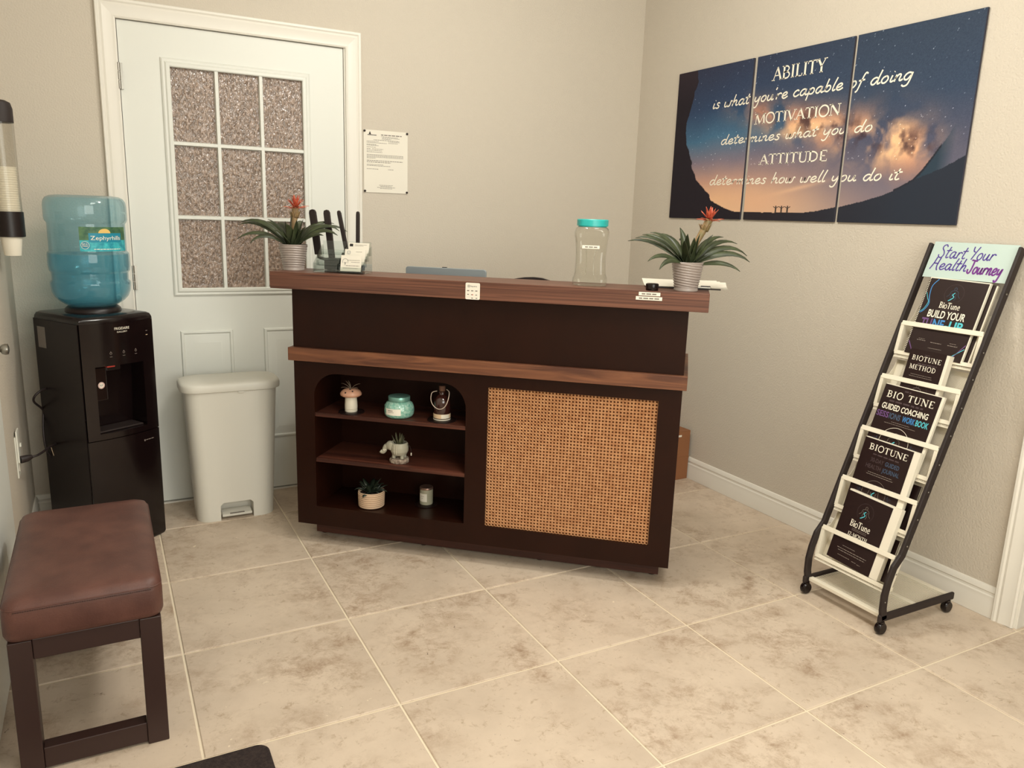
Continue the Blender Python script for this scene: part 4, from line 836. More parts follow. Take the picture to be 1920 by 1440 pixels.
# ================================================================== BENCH, MAT
be = tag(empty('leather_bench', (-.213, -1.435, 0)), 'dark wooden bench with a padded brown leather seat in the left foreground', 'bench')
bx, by = .160, .298
def cush(i, z, r=.03): return [(x, y, z) for x, y in rr(-bx-.008+i, bx+.008-i, -by-.008+i, by+.008-i, max(r-i*.2, .012), 5)]
rings = [cush(.010, .346), cush(.004, .350), cush(0, .362), cush(0, .415), cush(.002, .428), cush(.008, .440), cush(.020, .447), cush(.05, .4515), cush(.10, .4535), cush(.145, .454)]
MB().loft(rings).build('cushion', 'leather', be, smooth=60)
sm = MB(); sm.tube([(x, y, .4275) for x, y in rr(-bx-.0062, bx+.0062, -by-.0062, by+.0062, .0295, 5)], .0016, 6, True); cu_ = sm.build('seam', 'leather', be, smooth=60)
stt = MB()
for k in range(60): 
    x = -bx+.02+k*(2*bx-.04)/59; stt.box(x-.0017, x+.0017, -by-.0092, -by-.0072, .4225, .4235)
s_ = stt.build('stitching', 'benchwood', be); s_['kind'] = 'stuff'
for sx in (-1, 1):
    for sy in (-1, 1):
        x = sx*(bx-.024); y = sy*(by-.024); MB().box(x-.024, x+.024, y-.024, y+.024, 0, .3455).build('leg', 'benchwood', be, bevel=.002)
for sy in (-1, 1):
    y = sy*(by-.022); MB().box(-bx+.0485, bx-.0485, y-.018, y+.018, .294, .3455).build('apron', 'benchwood', be, bevel=.002); MB().box(-bx+.0485, bx-.0485, y-.018, y+.018, .006, .060).build('stretcher', 'benchwood', be, bevel=.002)
for sx in (-1, 1):
    x = sx*(bx-.022); MB().box(x-.018, x+.018, -by+.0485, by-.0485, .294, .3455).build('apron', 'benchwood', be, bevel=.002)
mt = tag(empty('door_mat', (-.12, -2.30, 0)), 'black fibre door mat with rounded corners at the bottom edge', 'mat')
MB().loft([[(x, y, z) for x, y in rr(-.285+i, .285-i, -.44+i, .44-i, .03-i*.5, 6)] for i, z in ((0, .0005), (0, .007), (.003, .010), (.006, .010))]).build('pile', 'mat', mt, smooth=50)

# ================================================================== CUP DISPENSER
cx_, cy_ = -.390, -.42
dp = tag(empty('cup_dispenser', (cx_, cy_, 1.13)), 'black and clear tube cup dispenser on the left wall', 'cup dispenser')
MB().lathe([(.0405, .455), (.0415, .456), (.0415, .50), (.036, .520), (.022, .527), (.001, .528)], 40).build('cap', 'mblack', dp, smooth=40)
MB().lathe([(.0400, .16), (.0400, .455)], 64, c0=False, c1=False, fn=lambda a, z: .0006*math.cos(a*24)).build('tube', 'tube', dp, smooth=60)
MB().lathe([(.0400, .074), (.0440, .076), (.0440, .158), (.0440, .160), (.0395, .161), (.0385, .10), (.0365, .074)], 40).build('collar', 'black', dp, smooth=40)
MB().box(-.0448, -.0405, -.025, .025, .08, .50).build('wall_bracket', 'mblack', dp)
cupm = None
for k in range(29):
    if cupm is None:
        c = MB(); c.lathe([(.0250, .002), (.0255, 0), (.0262, .001), (.0345, .078), (.0355, .0785), (.0358, .0800), (.0352, .0815), (.0343, .081), (.0335, .078), (.0250, .003), (.001, .003)], 32); cupm = c.mesh('paper_cup')
        o = link('paper_cup', cupm, 'cup', None, 50); first = o
    else: o = first.copy(); COL.objects.link(o)
    o.location = (cx_, cy_, 1.140+k*.0078)
    tag(o, 'white paper cup whose base pokes out under the dispenser' if k == 0 else 'white paper cup stacked in the tube of the dispenser', 'cup', 'paper cups in the dispenser')

# ================================================================== CARDBOARD BOX
bxo = tag(empty('cardboard_box', (2.392, -.520, 0), .03), 'brown cardboard box on the floor behind the desk', 'box')
MB().box(-.16, .16, -.14, .14, .0, .262).build('carton', 'card', bxo, bevel=.002)
MB().box(-.16, .16, -.142, -.140, .115, .125).build('crease', 'card', bxo); MB().box(.06, .10, -.1412, -.1402, .235, .245).build('tape_label', 'paper', bxo)
MB().loft([[(-.16, -.14, .2625), (.16, -.14, .2625), (.16, -.14, .2645), (-.16, -.14, .2645)], [(-.16, .0, .2625), (.16, .0, .2625), (.16, .0, .2645), (-.16, .0, .2645)]]).build('flap', 'card', bxo)

# ================================================================== NOTICE ON THE BACK WALL
nt_ = tag(empty('notice_sheet', mat=Matrix.Translation((1.1125, -.0025, 1.562)) @ Matrix(((1, 0, 0, 0), (0, 0, -1, 0), (0, 1, 0, 0), (0, 0, 0, 1)))), 'white printed notice pinned at four corners beside the door', 'notice')
W2, H2 = .1085, .142
MB().box(-W2, W2, -H2, H2, 0, .0012).build('sheet', 'paper', nt_)
for x, y in ((-W2+.004, H2-.006), (W2-.004, H2-.006), (-W2+.004, -H2+.006), (W2-.004, -H2+.006)): MB().lathe([(.0045, .0012), (.0052, .003), (.0052, .006), (.0032, .009), (.001, .0095)], 14, x, y).build('pin', 'mblack', nt_, smooth=50)
Z = .0016; rows = []
q = MB(); q.add([(-.084, H2-.020, Z), (-.072, H2-.020, Z), (-.078, H2-.006, Z)], [(0, 1, 2)]); q.rect(-.090, -.046, H2-.024, -0.0+H2-.021, Z); q.build('crest_print', 'ink', nt_)
lines([(-.024, .078, H2-.022, .0042), (-.024, .060, H2-.029, .002), (-.018, .068, H2-.034, .002), (-.06, .066, H2-.045, .0022), (-.02, .025, H2-.039, .002)], Z).build('heading_print', 'grayink', nt_)
body = [(-.094, -.036, .052), (.012, .068, .050), (-.094, .004, .058), (.012, .058, .056), (-.094, -.048, .066), (-.094, -.036, .070), (-.094, -.05, .078), (-.094, -.076, .086), (-.068, -.014, .086), (-.094, -.02, .093), (-.094, -.018, .100)]
lines([(a, b_, H2-c, .0019) for a, b_, c in body]+[(-.094, .086-.0 if k < 3 else -.05, H2-.112-.0052*k, .0019) for k in range(4)]+[(-.094, .084, H2-.139, .0026), (-.094, .024, H2-.146, .0026), (-.094, -.012, H2-.157, .0019), (-.094, .022, H2-.162, .0019), (-.094, -.038, H2-.177, .002), (.010, .038, H2-.177, .002)]+[(-.034, .034, -H2+.034, .0018), (-.028, .028, -H2+.029, .0018), (-.044, .046, -H2+.024, .0018), (-.03, .032, -H2+.019, .0018)], Z).build('body_print', 'grayink', nt_)

# ================================================================== TRIPTYCH ON THE RIGHT WALL
def vnoise(X, Y, f, seed):
    r_ = np.random.RandomState(seed); g = r_.rand(256, 256); x = X*f; y = Y*f; xi = np.floor(x).astype(int); yi = np.floor(y).astype(int); fx = x-xi; fy_ = y-yi
    fx = fx*fx*(3-2*fx); fy_ = fy_*fy_*(3-2*fy_); G_ = lambda a, b_: g[a % 256, b_ % 256]
    return (G_(xi, yi)*(1-fx)+G_(xi+1, yi)*fx)*(1-fy_)+(G_(xi, yi+1)*(1-fx)+G_(xi+1, yi+1)*fx)*fy_
def fbm(X, Y, f, seed, o=6): return sum(vnoise(X, Y, f*2**k, seed+k)*.5**k for k in range(o))/sum(.5**k for k in range(o))
LB = [(1.30, .866), (1.383, .866), (1.389, .81), (1.404, .756), (1.417, .715), (1.44, .652), (1.467, .635), (1.504, .59), (1.542, .536), (1.598, .5), (1.654, .479), (1.721, .442), (1.777, .428), (1.831, .436), (1.892, .457), (1.962, .477), (2.013, .495), (2.1, .485)]
RB = [(.30, 1.383), (1.231, 1.387), (1.32, 1.396), (1.395, 1.41), (1.419, 1.412), (1.519, 1.431), (1.601, 1.452), (1.678, 1.479), (1.736, 1.509), (1.762, 1.535), (1.781, 1.558), (1.799, 1.583), (1.822, 1.618), (1.85, 1.66), (1.93, 1.80)]
R2 = [(1.60, 1.445), (1.678, 1.477), (1.771, 1.525), (1.847, 1.549), (1.93, 1.592)]
def picture(Y, Zp):
    def mixc(a, b_, t): t = np.clip(t, 0, 1)[..., None]; return a*(1-t)+b_*t
    c = lambda *k: np.array(k, float)
    v = (Zp-1.38)/.69; x = (Y-.345)/1.58; wv = (fbm(Y, Zp, 4, 1)-.5)
    left = np.interp(v+wv*.08, [0, .10, .22, .36, .52, .72, 1.0], range(7)); k = [c(240, 205, 160), c(232, 186, 146), c(196, 152, 134), c(128, 118, 132), c(70, 108, 138), c(48, 66, 96), c(48, 54, 76)]
    rgt = np.interp(v+wv*.08, [0, .18, .4, .65, 1.0], range(5)); k2 = [c(150, 128, 128), c(110, 104, 118), c(78, 80, 100), c(52, 66, 88), c(50, 62, 80)]
    def ramp(t, ks):
        i = np.clip(np.floor(t).astype(int), 0, len(ks)-2); K = np.array(ks); f = (t-i)[..., None]; return K[i]*(1-f)+K[i+1]*f
    col = mixc(ramp(left, k), ramp(rgt, k2), (x-.25)/.5)
    # warm haze near the horizon across the middle
    col = mixc(col, c(226, 176, 142), np.exp(-((Y-.95)/.30)**2-((Zp-1.42)/.10)**2)*.75)
    # milky way: band from upper left to lower right
    d = (Zp-(1.845-(Y-.82)*.24))
    n1 = fbm(Y+.3*wv, Zp, 9, 21); n2 = fbm(Y, Zp, 16, 40)
    inten = np.exp(-(d/(.055+.055*np.clip((Y-.8)/.9, 0, 1)))**2)*np.clip((Y-.62)/.35, 0, 1)*np.clip((1.86-Y)/.15, 0, 1)
    col = mixc(col, c(206, 142, 112), inten*np.clip((n1-.30)*3.0, 0, 1))
    core = np.exp(-((Y-1.57)/.19)**2-((Zp-1.635)/.062)**2)+.8*np.exp(-((Y-1.20)/.20)**2-((Zp-1.738)/.042)**2)+.7*np.exp(-((Y-1.60)/.12)**2-((Zp-1.715)/.035)**2)
    col = mixc(col, c(248, 205, 156), core*np.clip((n1-.33)*3.4, 0, 1))
    dust = np.exp(-((d-.012)/.05)**2)*np.clip((Y-.9)/.3, 0, 1)*np.clip((1.84-Y)/.1, 0, 1)*np.clip((n2-.50)*6, 0, 1)
    col = mixc(col, c(62, 42, 46), dust*.85)
    col = mixc(col, c(236, 188, 150), np.exp(-((Zp-(1.455+(Y-1.0)*.18))/.010)**2-((Y-1.2)/.14)**2)*.5)
    rs = np.random.RandomState(5); st_ = rs.rand(*Y.shape); col = np.where(((st_ > .9965) & (v > .30))[..., None], col+110*rs.rand(*Y.shape)[..., None]+30, col)
    col = col+(rs.rand(*Y.shape)[..., None]-.5)*10*np.clip(v*2, 0, 1)[..., None]
    jag = (fbm(Y, Zp, 30, 60)-.5)*.02
    zr = np.interp(Y, *zip(*RB)); z2 = np.interp(Y, *zip(*R2)); yl = np.interp(Zp, *zip(*LB))
    slope = (Zp < zr+jag*.5) & (Y > 1.66); col = np.where(slope[..., None], mixc(col, np.broadcast_to(c(44, 60, 74), col.shape), np.clip((1.88-Y)/.06, 0, 1)), col)
    ridge = (Y > 1.66) & (np.abs(Zp-zr-jag*.4) < .006) & (Y < 1.83); col = np.where(ridge[..., None], c(38, 40, 50), col)
    ground = ((Zp < zr+jag*.3) & (Y <= 1.66)) | ((Zp < z2+jag*.6) & (Y > 1.62)); col = np.where(ground[..., None], mixc(np.broadcast_to(c(40, 34, 40), col.shape), np.broadcast_to(c(40, 46, 58), col.shape), (Y-1.0)/.7), col)
    cliff = (Y < yl+jag) & (Y < .87); col = np.where(cliff[..., None], mixc(np.broadcast_to(c(34, 28, 36), col.shape), np.broadcast_to(c(58, 46, 54), col.shape), (Zp-1.9)/.3), col)
    return np.clip(col, 0, 255)/255
pm, nt, b = newmat('printed_canvas'); at = nt.nodes.new('ShaderNodeVertexColor'); at.layer_name = 'print'; nt.links.new(at.outputs[0], b.inputs['Base Color']); b.inputs['Roughness'].default_value = .75; b.inputs['Specular IOR Level'].default_value = .25; bump_nodes(nt, b, 900, .15, .001, 1)
TZ0, TZ1 = 1.351, 2.068; TH_ = .009
panels = [(.345, .866, 'left canvas panel of the night-sky quote triptych, with the dark cliff'), (.886, 1.404, 'middle canvas panel of the night-sky quote triptych, with three tiny figures'), (1.417, 1.926, 'right canvas panel of the night-sky quote triptych, with the hillside')]
AM = Matrix(((0, 0, -1, 0), (-1, 0, 0, 0), (0, 1, 0, 0), (0, 0, 0, 1)))      # local x -> -y, local y -> z, local z -> -x
FT = XR-.002-TH_
text = [(serif('ABILITY', .988, 1.276, 1.953, .054), 'wtext'), (hand("is what you're capable of doing", .612, 1.680, 1.872, .050, .0062), 'wtext'), (serif('MOTIVATION', .904, 1.374, 1.776, .044), 'wtext'),
        (hand('determines what you do', .692, 1.534, 1.700, .046, .0055), 'wtext'), (serif('ATTITUDE', .957, 1.335, 1.597, .044), 'wtext'), (hand('determines how well you do it', .636, 1.682, 1.513, .048, .0058), 'wtext')]
for (y0, y1, lab) in panels:
    pn = tag(empty('canvas_panel', mat=Matrix.Translation((FT, .0075, 0)) @ AM), lab, 'wall art', 'night-sky triptych')
    MB().box(y0, y1, TZ0, TZ1, -TH_, -.0006).build('stretched_canvas', 'canvas', pn, bevel=.002)
    nx_, ny_ = 190, 262; gx = np.linspace(y0+.0015, y1-.0015, nx_+1); gz = np.linspace(TZ0+.0015, TZ1-.0015, ny_+1); GX, GZ = np.meshgrid(gx, gz)
    cc = picture(GX, GZ); cl = np.where(cc <= .04045, cc/12.92, ((cc+.055)/1.055)**2.4); nvt = GX.size
    co = np.zeros((nvt, 3)); co[:, 0] = GX.ravel(); co[:, 1] = GZ.ravel()
    ii_ = np.arange(nvt).reshape(ny_+1, nx_+1); qd = np.stack([ii_[:-1, :-1], ii_[:-1, 1:], ii_[1:, 1:], ii_[1:, :-1]], -1).reshape(-1, 4)
    me = bpy.data.meshes.new('printed_face'); me.vertices.add(nvt); me.vertices.foreach_set('co', co.ravel()); me.loops.add(qd.size); me.loops.foreach_set('vertex_index', qd.ravel().astype(np.int32)); me.polygons.add(len(qd)); me.polygons.foreach_set('loop_start', np.arange(0, qd.size, 4, dtype=np.int32)); me.update(calc_edges=True); me.validate()
    ca_ = me.color_attributes.new('print', 'FLOAT_COLOR', 'POINT'); ca_.data.foreach_set('color', np.concatenate([cl.reshape(-1, 3), np.ones((nvt, 1))], 1).ravel())
    link('printed_face', me, pm, pn)
    for mb, mt_ in text:
        bm = bmesh.new(); vv = [bm.verts.new((p[0], p[1], .0006)) for p in mb.v]
        for f in mb.f:
            try: bm.faces.new([vv[i] for i in f])
            except ValueError: pass
        for px_, s_ in ((y0+.002, -1), (y1-.002, 1)): bmesh.ops.bisect_plane(bm, geom=bm.verts[:]+bm.edges[:]+bm.faces[:], plane_co=(px_, 0, 0), plane_no=(s_, 0, 0), clear_outer=True)
        if bm.faces: me = bpy.data.meshes.new('lettering'); bm.to_mesh(me); link('lettering', me, mt_, pn)
        bm.free()
    if y0 > .88 and y0 < 1:
        for x in (1.083, 1.116, 1.150):
            f = MB(); f.ribbon([(x-.004, 1.383), (x-.001, 1.396)], .004, .0006); f.ribbon([(x+.004, 1.383), (x+.001, 1.396)], .004, .0006); f.ribbon([(x, 1.394), (x, 1.409)], .008, .0007); f.ribbon([(x-.016, 1.412), (x-.005, 1.407), (x+.005, 1.407), (x+.016, 1.412)], .003, .0006); f.lathe([(.0035, .0006), (.0035, .0007)], 8, x, 1.4125); f.build('tiny_figure', 'ink', pn)

# ================================================================== BROCHURE RACK
P0 = Vector((2.130, 0, .22)); ES = Vector((0.36160514, 0, 0.93233134)); ET = Vector((-0.93233134, 0, 0.36160514)); YL, YR = -1.850, -2.165
RO = Vector((2.29, -2.0075, 0))
rack = tag(empty('brochure_rack', RO), 'black and white wheeled brochure rack leaning back near the wall', 'rack')
def rk(w, s, t): return Vector((P0.x+ES.x*s+ET.x*t, YL-w, P0.z+ES.z*s+ET.z*t))-RO
def rkw(w, s, t): return rk(w, s, t)+RO
RW = YL-YR
side = [(2.113, .050), (2.104, .09), (2.103, .14), (2.112, .185), (2.130, .235)]
for y in (YL, YR):
    pts = [Vector((x, y, z))-RO for x, z in side]+[rk(YL-y, s, -.012) for s in (.06, .3, .6, .9, 1.145)]
    mb = MB(); rings = []
    for i, p in enumerate(pts):
        d = (pts[min(i+1, len(pts)-1)]-pts[max(i-1, 0)]).normalized(); nn = Vector((d.z, 0, -d.x)); e = Vector((0, 1, 0))*.006; h = nn*.0145
        rings.append([p-e-h, p+e-h, p+e+h, p-e+h])
    rail = mb.loft(rings).build('side_rail', 'mblack', rack, bevel=.003)
    for s in (.985, .78, .685, .585, .487, .385, .288, .19, .095, -.005, -.105):
        MB().sphere(tuple(rk(YL-y, s, -.012)+Vector((0, -.0065 if y == YR else .0065, 0))), (.0032, .0016, .0032), 8, 6).build('rivet', 'chrome', rail, smooth=60)
    fb = MB(); fb.box(2.088-RO.x, 2.492-RO.x, y-.006-RO.y, y+.006-RO.y, .044, .072); fo = fb.build('foot_bar', 'mblack', rack, bevel=.005)
    for x in (2.106, 2.462):
        c = MB(); yy = y-RO.y
        c.lathe([(.0, 0), (.0, 0.0001), (.018, .0001), (.021, .004), (.021, .018), (.018, .022), (.001, .022)], 20); c.xf(lambda p, x=x, yy=yy: Vector((x-RO.x+p.x, yy-.011+p.z, .0215+p.y))); cc_ = c.build('caster', 'gblack', fo, smooth=40)
        MB().box(x-.008-RO.x, x+.008-RO.x, yy-.008, yy+.008, .036, .046).build('caster_stem', 'gblack', cc_)
# base tray: white front bar, cross bars and mesh
for x in (2.118, 2.290, 2.470): MB().box(x-.010-RO.x, x+.010-RO.x, YR+.007-RO.y, YL-.007-RO.y, .052, .066).build('tray_bar', 'wire', rack, bevel=.002)
tm = MB()
for k in range(58): y = YR+.010+k*(RW-.02)/57; tm.box(2.129-RO.x, 2.459-RO.x, y-RO.y-.0009, y-RO.y+.0009, .0585, .0600)
for k in range(30): x = 2.132+k*.0112; tm.box(x-RO.x-.0007, x-RO.x+.0007, YR+.010-RO.y, YL-.010-RO.y, .0572, .0584)
tm.build('tray_mesh', 'wire', rack)['kind'] = 'stuff'
def obar(a, b_, w_, h_, name, parent, up): return MB().bar(a, b_, w_, h_, up).build(name, 'wire', parent)
W0, W1 = .010, RW-.010
def pocket(st):                       # st: height of the front top bar along the rails
    pk = empty('pocket', (0, 0, 0)); pk.parent = rack
    sb = st-.106; bt = st+.078; TB = -.052            # bottom, top of the back plate
    m = MB(); m.bar(rk(W0, st, 0), rk(W1, st, 0), .006, .017, ES); m.build('front_rail', 'wire', pk, bevel=.001)
    m = MB(); m.bar(rk(W0, sb, -.018), rk(W1, sb, -.018), .006, .014, ES); m.build('lower_rail', 'wire', pk, bevel=.001)
    for w_ in (W0+.004, W1-.004):
        m = MB(); m.bar(rk(w_, sb, -.018), rk(w_, st, 0), .013, .005, ET); m.build('front_post', 'wire', pk)
        # side cheek: curved sheet from the front post back to the back plate
        prof = [(sb-.004, -.018), (sb-.010, -.050), (bt, -.052), (bt, -.044), (st+.045, -.040), (st+.018, -.030), (st+.004, -.012), (st+.004, 0.0)]
        m = MB(); e = .0008; n_ = len(prof); vs = [rk(w_-e, s, t) for s, t in prof]+[rk(w_+e, s, t) for s, t in prof]; m.add(vs, [tuple(range(n_)), tuple(range(n_, 2*n_))[::-1]]+[(i, (i+1) % n_, n_+(i+1) % n_, n_+i) for i in range(n_)]); m.build('side_cheek', 'wire', pk)
    # back plate frame and expanded mesh
    for a, b_, ww in (((W0, bt-.007), (W1, bt-.007), .014), ((W0, sb+.002), (W1, sb+.002), .012)): MB().bar(rk(a[0], a[1], TB), rk(b_[0], b_[1], TB), .0015, ww, ES).build('back_rail', 'wire', pk)
    for w_ in (W0+.016, W1-.016): MB().bar(rk(w_, sb, TB), rk(w_, bt, TB), .030 if w_ < .1 else .016, .0015, ET).build('back_stile', 'wire', pk)
    mm = MB(); wa, wb_, sa, sb2 = W0+.03, W1-.02, sb+.008, bt-.014; pch = .0062
    for sg in (1, -1):
        hgt = sb2-sa; k = wa-hgt
        while k < wb_:
            a0_, a1_ = k, k+hgt; t0 = max(0, (wa-a0_)/hgt); t1 = min(1, (wb_-a0_)/hgt)
            if t1-t0 > .02:
                sA, sB = (sa+hgt*t0, sa+hgt*t1) if sg == 1 else (sb2-hgt*t0, sb2-hgt*t1)
                pA, pB = rk(a0_+hgt*t0, sA, TB), rk(a0_+hgt*t1, sB, TB); d = (pB-pA).normalized(); q_ = d.cross(ET)*.00095; o_ = ET*.0006*(1 if sg == 1 else -1)
                mm.add([pA-q_+o_, pB-q_+o_, pB+q_+o_, pA+q_+o_], [(0, 1, 2, 3)])
            k += pch
    mm.build('back_mesh', 'wire', pk, recalc=False)['kind'] = 'stuff'
    fl = MB(); nb = 46                       # perforated bottom / lower front strip
    for k in range(nb):
        a = W0+.004+(W1-W0-.008)*k/nb
        for dd in (0, 1):
            pA, pB = rk(a, sb-.014 if dd else sb-.003, -.020), rk(a+.0062, sb-.003 if dd else sb-.014, -.020); d = (pB-pA).normalized(); q_ = d.cross(ET)*.0009; fl.add([pA-q_, pB-q_, pB+q_, pA+q_], [(0, 1, 2, 3)])
    fl.build('lip_mesh', 'wire', pk, recalc=False)['kind'] = 'stuff'
    MB().bar(rk(W0, sb-.016, -.021), rk(W1, sb-.016, -.021), .003, .004, ES).build('lip_rail', 'wire', pk)
    m = MB(); m.add([rk(W0, sb-.012, -.020), rk(W1, sb-.012, -.020), rk(W1, sb-.012, -.052), rk(W0, sb-.012, -.052), rk(W0, sb-.0135, -.020), rk(W1, sb-.0135, -.020), rk(W1, sb-.0135, -.052), rk(W0, sb-.0135, -.052)], [(0, 1, 2, 3), (7, 6, 5, 4), (0, 4, 5, 1), (1, 5, 6, 2), (2, 6, 7, 3), (3, 7, 4, 0)]); m.build('pocket_floor', 'wire', pk)
PK = [.838, .634, .434, .240, .044]
for s in PK: pocket(s)

# title board at the top of the rack
def face_frame(w, s, t, tilt=0.0, rot=0.0):
    x = Vector((0, -1, 0)); M4 = Matrix((x, ES, ET)).transposed().to_4x4(); M4.translation = rkw(w, s, t); return M4 @ Matrix.Rotation(tilt, 4, 'X') @ Matrix.Rotation(rot, 4, 'Z')
sgn = tag(empty('title_sign', mat=face_frame(.009, 1.020, -.012)), 'pale mint sign hand-lettered in purple at the top of the rack', 'sign')
SW = RW-.018
MB().box(0, SW, 0, .134, -.001, .002).build('board', 'sign', sgn)
hand('Start Your', .030, .232, .074, .050, .0042, .0024, 0.05, 5).build('lettering', 'purple', sgn)
hand('Health', .020, .150, .030, .046, .0046, .0024, 0.05, 5).build('lettering', 'purple', sgn); hand('Journey', .152, .272, .024, .050, .0060, .0024, 0.05, 5).build('lettering', 'purple2', sgn)

def figure_logo(mb, cx, cy, r, z, w):
    mb.ribbon([(cx+r*math.cos(a), cy+r*math.sin(a)) for a in [math.radians(-50+280*k/36) for k in range(37)]], w*.7, z)
def body_logo(mb, cx, cy, r, z, w):
    mb.ribbon([(cx+.16*r*math.cos(2*PI*k/12), cy+.62*r+.2*r*math.sin(2*PI*k/12)) for k in range(12)], w, z, True)
    for s_ in (-1, 1): mb.ribbon(smooth_poly([(cx+s_*.12*r, cy+.42*r), (cx+s_*.45*r, cy+.28*r), (cx+s_*.55*r, cy-.15*r), (cx+s_*.85*r, cy-.45*r)], 4), w, z); mb.ribbon(smooth_poly([(cx+s_*.3*r, cy+.1*r), (cx+s_*.24*r, cy-.2*r), (cx+s_*.34*r, cy-.5*r), (cx+s_*.2*r, cy-.8*r)], 4), w, z)
def glow_logo(mb, cx, cy, r, z, w): mb.ribbon(smooth_poly([(cx+.1*r, cy+.15*r), (cx-.15*r, cy-.15*r), (cx+.1*r, cy-.4*r), (cx-.2*r, cy-.75*r), (cx-.5*r, cy-.95*r)], 5), w, z)
def pulse(mb, cx, cy, r, z, w, s_): mb.ribbon([(cx+s_*1.05*r, cy), (cx+s_*1.15*r, cy), (cx+s_*1.2*r, cy+.2*r), (cx+s_*1.3*r, cy-.25*r), (cx+s_*1.38*r, cy+.1*r), (cx+s_*1.5*r, cy)], w, z)
def book(w, s, t, wid, hei, th, label, tilt, rot, art, group='booklets in the rack', spiral=False, extra=0.0, rim=-.001):
    o = tag(empty('booklet', mat=face_frame(w, s, t, tilt, rot)), label, 'book', group)
    MB().box(-rim if spiral else .001, wid-.001+extra, .0005, hei+rim, -th+.0008, -.0012).build('pages', 'pages', o)
    MB().box(0, wid+max(0, extra-.004), 0, hei, -th, -th+.0007).build('back_cover', 'cover', o)
    MB().box(0, wid, 0, hei, -.0011, 0).build('front_cover', 'cover', o)
    if spiral:
        sp_ = MB(); n_ = 44
        for k in range(n_): yy = .006+(hei-.012)*k/(n_-1); sp_.tube([(-.001+.0075*math.cos(a), yy+.0006*a, -th/2+.0065*math.sin(a)) for a in [2*PI*j/10 for j in range(10)]], .0011, 4, True)
        c_ = sp_.build('spiral_binding', 'mblack', o, smooth=60); c_['kind'] = 'stuff'
    for (mb, m_) in art:
        if len(mb.v): mb.xf(lambda p: Vector((p.x, p.y, .0004+p.z*.02))).build('print', m_, o)
    return o
def logo(cx, cy, r, ring='gtext', body_='gtext', glow='ctext', pul=True, w=.0011):
    a, b_, c_, d_ = MB(), MB(), MB(), MB(); figure_logo(a, cx, cy, r, 0, w*1.3); body_logo(b_, cx, cy, r*.82, 0, w); glow_logo(c_, cx, cy, r*.8, .0001, w*2.6)
    if pul: pulse(d_, cx, cy, r, 0, w*.8, -1); pulse(d_, cx, cy, r, 0, w*.8, 1)
    return [(a, ring), (b_, body_), (c_, glow), (d_, 'sltext')]
def grad(fn, txt, x0, x1, base, h, mats, **kw):              # words printed in a colour run, piece by piece
    n_ = len(txt); out = []; step = (x1-x0)/n_
    for i, ch_ in enumerate(txt):
        if ch_ == ' ': continue
        out.append((fn(ch_, x0+i*step+(step*.3 if ch_ in '-I' else step*.06), x0+(i+1)*step-(step*.3 if ch_ in '-I' else step*.06), base, h, **kw), mats[min(len(mats)-1, int(i/n_*len(mats)))]))
    return out
# 1  BUILD YOUR TUNE-UP (spiral bound)
Wd, Hd = .208, .278
art = [(serif('BioTune', .064, .140, .176, .022), 'wtext'), (sans('BUILD YOUR', .034, .170, .140, .026, bold=.02), 'wtext'), (sans('TU', .020, .060, .104, .030, bold=.03), 'ptext'), (sans('NE', .064, .106, .104, .030, bold=.03), 'btext'), (sans('-UP', .110, .172, .104, .030, bold=.03), 'ctext')]+logo(.102, .230, .034, 'dtext', 'sltext', 'ctext', False)
art += [(lines([(.070, .140, .170, .0016)]), 'dtext'), (lines([(.030, .062, .052, .0022), (.082, .122, .050, .0022), (.145, .180, .050, .0022), (.035, .058, .058, .0015), (.150, .174, .058, .0015), (.08, .13, .030, .0015)]), 'gtext')]
sw = MB(); sw.ribbon(smooth_poly([(.030, .276), (.014, .250), (.016, .215), (.024, .185), (.014, .160), (.002, .150)], 6), .0030); art.append((sw, 'btext')); sw = MB(); sw.ribbon(smooth_poly([(.002, .225), (.012, .205), (.020, .190), (.012, .165), (.002, .155)], 6), .0018); sw.ribbon([(.160, .006), (.206, .048)], .0022); art.append((sw, 'ctext')); sw = MB(); sw.ribbon([(.002, .045), (.03, .004)], .003); sw.ribbon([(.17, .006), (.206, .062)], .003); art.append((sw, 'ptext'))
book(.050, .736, -.0125, Wd, Hd, .012, 'spiral-bound BUILD YOUR TUNE-UP booklet in the top pocket of the rack', math.radians(3.0), math.radians(-1.2), art, spiral=True, extra=.005, rim=.004)
book(.066, .738, -.026, Wd, Hd, .010, 'spare booklet standing right behind the BUILD YOUR TUNE-UP booklet', math.radians(3.0), math.radians(-1.2), [], extra=.006)
# 2  METHOD (thick paperback)
art = [(serif('BIOTUNE', .014, .122, .178, .017, gap=.12), 'wtext'), (serif('METHOD', .014, .112, .146, .017, gap=.12), 'wtext'), (lines([(.058, .076, .199, .003), (.04, .112, .166, .004)]), 'dtext'), (lines([(.026, .104, .128, .0016), (.022, .108, .121, .0016)]), 'gtext')]+logo(.066, .072, .036, 'dtext', 'gtext', 'sltext', False)
book(.084, .536, -.0195, .134, .216, .026, 'thick BIOTUNE METHOD paperback in the second pocket of the rack', math.radians(9.2), math.radians(-1.5), art, extra=.012)
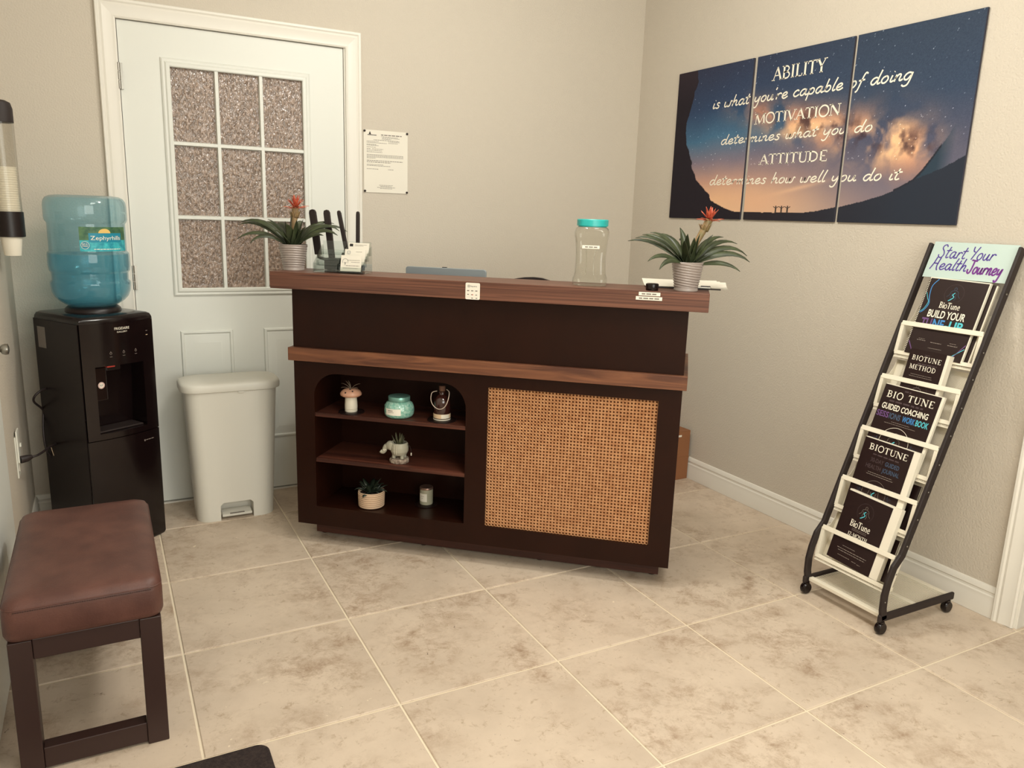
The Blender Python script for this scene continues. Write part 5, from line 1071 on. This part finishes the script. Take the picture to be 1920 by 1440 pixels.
# 3  GUIDED COACHING SESSIONS WORKBOOK
art = [(serif('BIO TUNE', .018, .198, .232, .024, gap=.10), 'wtext'), (lines([(.080, .104, .262, .005), (.035, .165, .218, .006)]), 'dtext'), (sans('GUIDED COACHING', .014, .192, .190, .0205, bold=.02), 'wtext')]+[(sans('SESS', .004, .052, .160, .0205, bold=.02), 'ptext'), (sans('IONS', .055, .098, .160, .0205, bold=.02), 'sltext'), (sans('WORK', .106, .154, .160, .0205, bold=.02), 'btext'), (sans('BOOK', .157, .204, .160, .0205, bold=.02), 'ctext')]+[(lines([(.070, .140, .149, .0018), (.045, .165, .142, .0016)]), 'gtext')]+logo(.104, .078, .056, 'wtext', 'gtext', 'ctext', True, .0014)
book(.036, .332, -.012, .214, .276, .012, 'GUIDED COACHING SESSIONS WORKBOOK in the third pocket of the rack', math.radians(4.0), math.radians(-1.5), art, extra=.010, rim=.003)
# 4  30-DAY GUIDED HEALTH JOURNAL
art = [(serif('BIOTUNE', .026, .176, .232, .022, gap=.06), 'wtext'), (lines([(.048, .150, .217, .005)]), 'dtext'), (sans('30-DAY', .046, .098, .192, .015, bold=.01), 'dtext'), (sans('GUIDED', .104, .158, .192, .015, bold=.01), 'sltext'), (sans('HEALTH', .034, .094, .168, .015, bold=.01), 'dtext'), (sans('JOURNAL', .100, .166, .168, .015, bold=.01), 'sltext'), (lines([(.050, .146, .154, .002), (.046, .152, .147, .002)]), 'gtext')]+logo(.096, .086, .046, 'gtext', 'gtext', 'ctext')
book(.044, .136, -.0168, .190, .270, .018, 'GUIDED HEALTH JOURNAL booklet in the fourth pocket of the rack', math.radians(7.0), math.radians(-1.5), art, extra=.024, rim=.003)
book(.086, .138, -.0385, .192, .160, .007, 'spare booklet standing right behind the GUIDED HEALTH JOURNAL', math.radians(1.0), math.radians(0), [])
# 5  12-MONTH
art = [(serif('BioTune', .046, .128, .136, .024), 'wtext'), (serif('12-MONTH', .050, .128, .103, .013, gap=.05), 'wtext'), (lines([(.060, .118, .129, .0016), (.06, .118, .124, .0016), (.048, .10, .058, .0018), (.030, .150, .046, .0024), (.036, .146, .038, .0024), (.040, .090, .022, .0018), (.100, .118, .020, .0018), (.122, .136, .018, .0018)]), 'gtext')]+logo(.088, .198, .032, 'dtext', 'gtext', 'ctext', False)
book(.054, -.046, -.0145, .178, .252, .022, 'BioTune 12-MONTH booklet in the lowest pocket of the rack', math.radians(6.2), math.radians(-2.5), art, extra=.032, rim=.006)
book(.080, -.050, -.040, .196, .150, .008, 'spare booklet standing right behind the 12-MONTH booklet', math.radians(1.0), math.radians(0), [])

for o in bpy.data.objects:                                # lines of fine print: joined strokes
    if o.type == 'MESH' and o.name.split('.')[0] in ('print', 'body_print', 'heading_print', 'fine_print', 'badge_print'): o['kind'] = 'stuff'
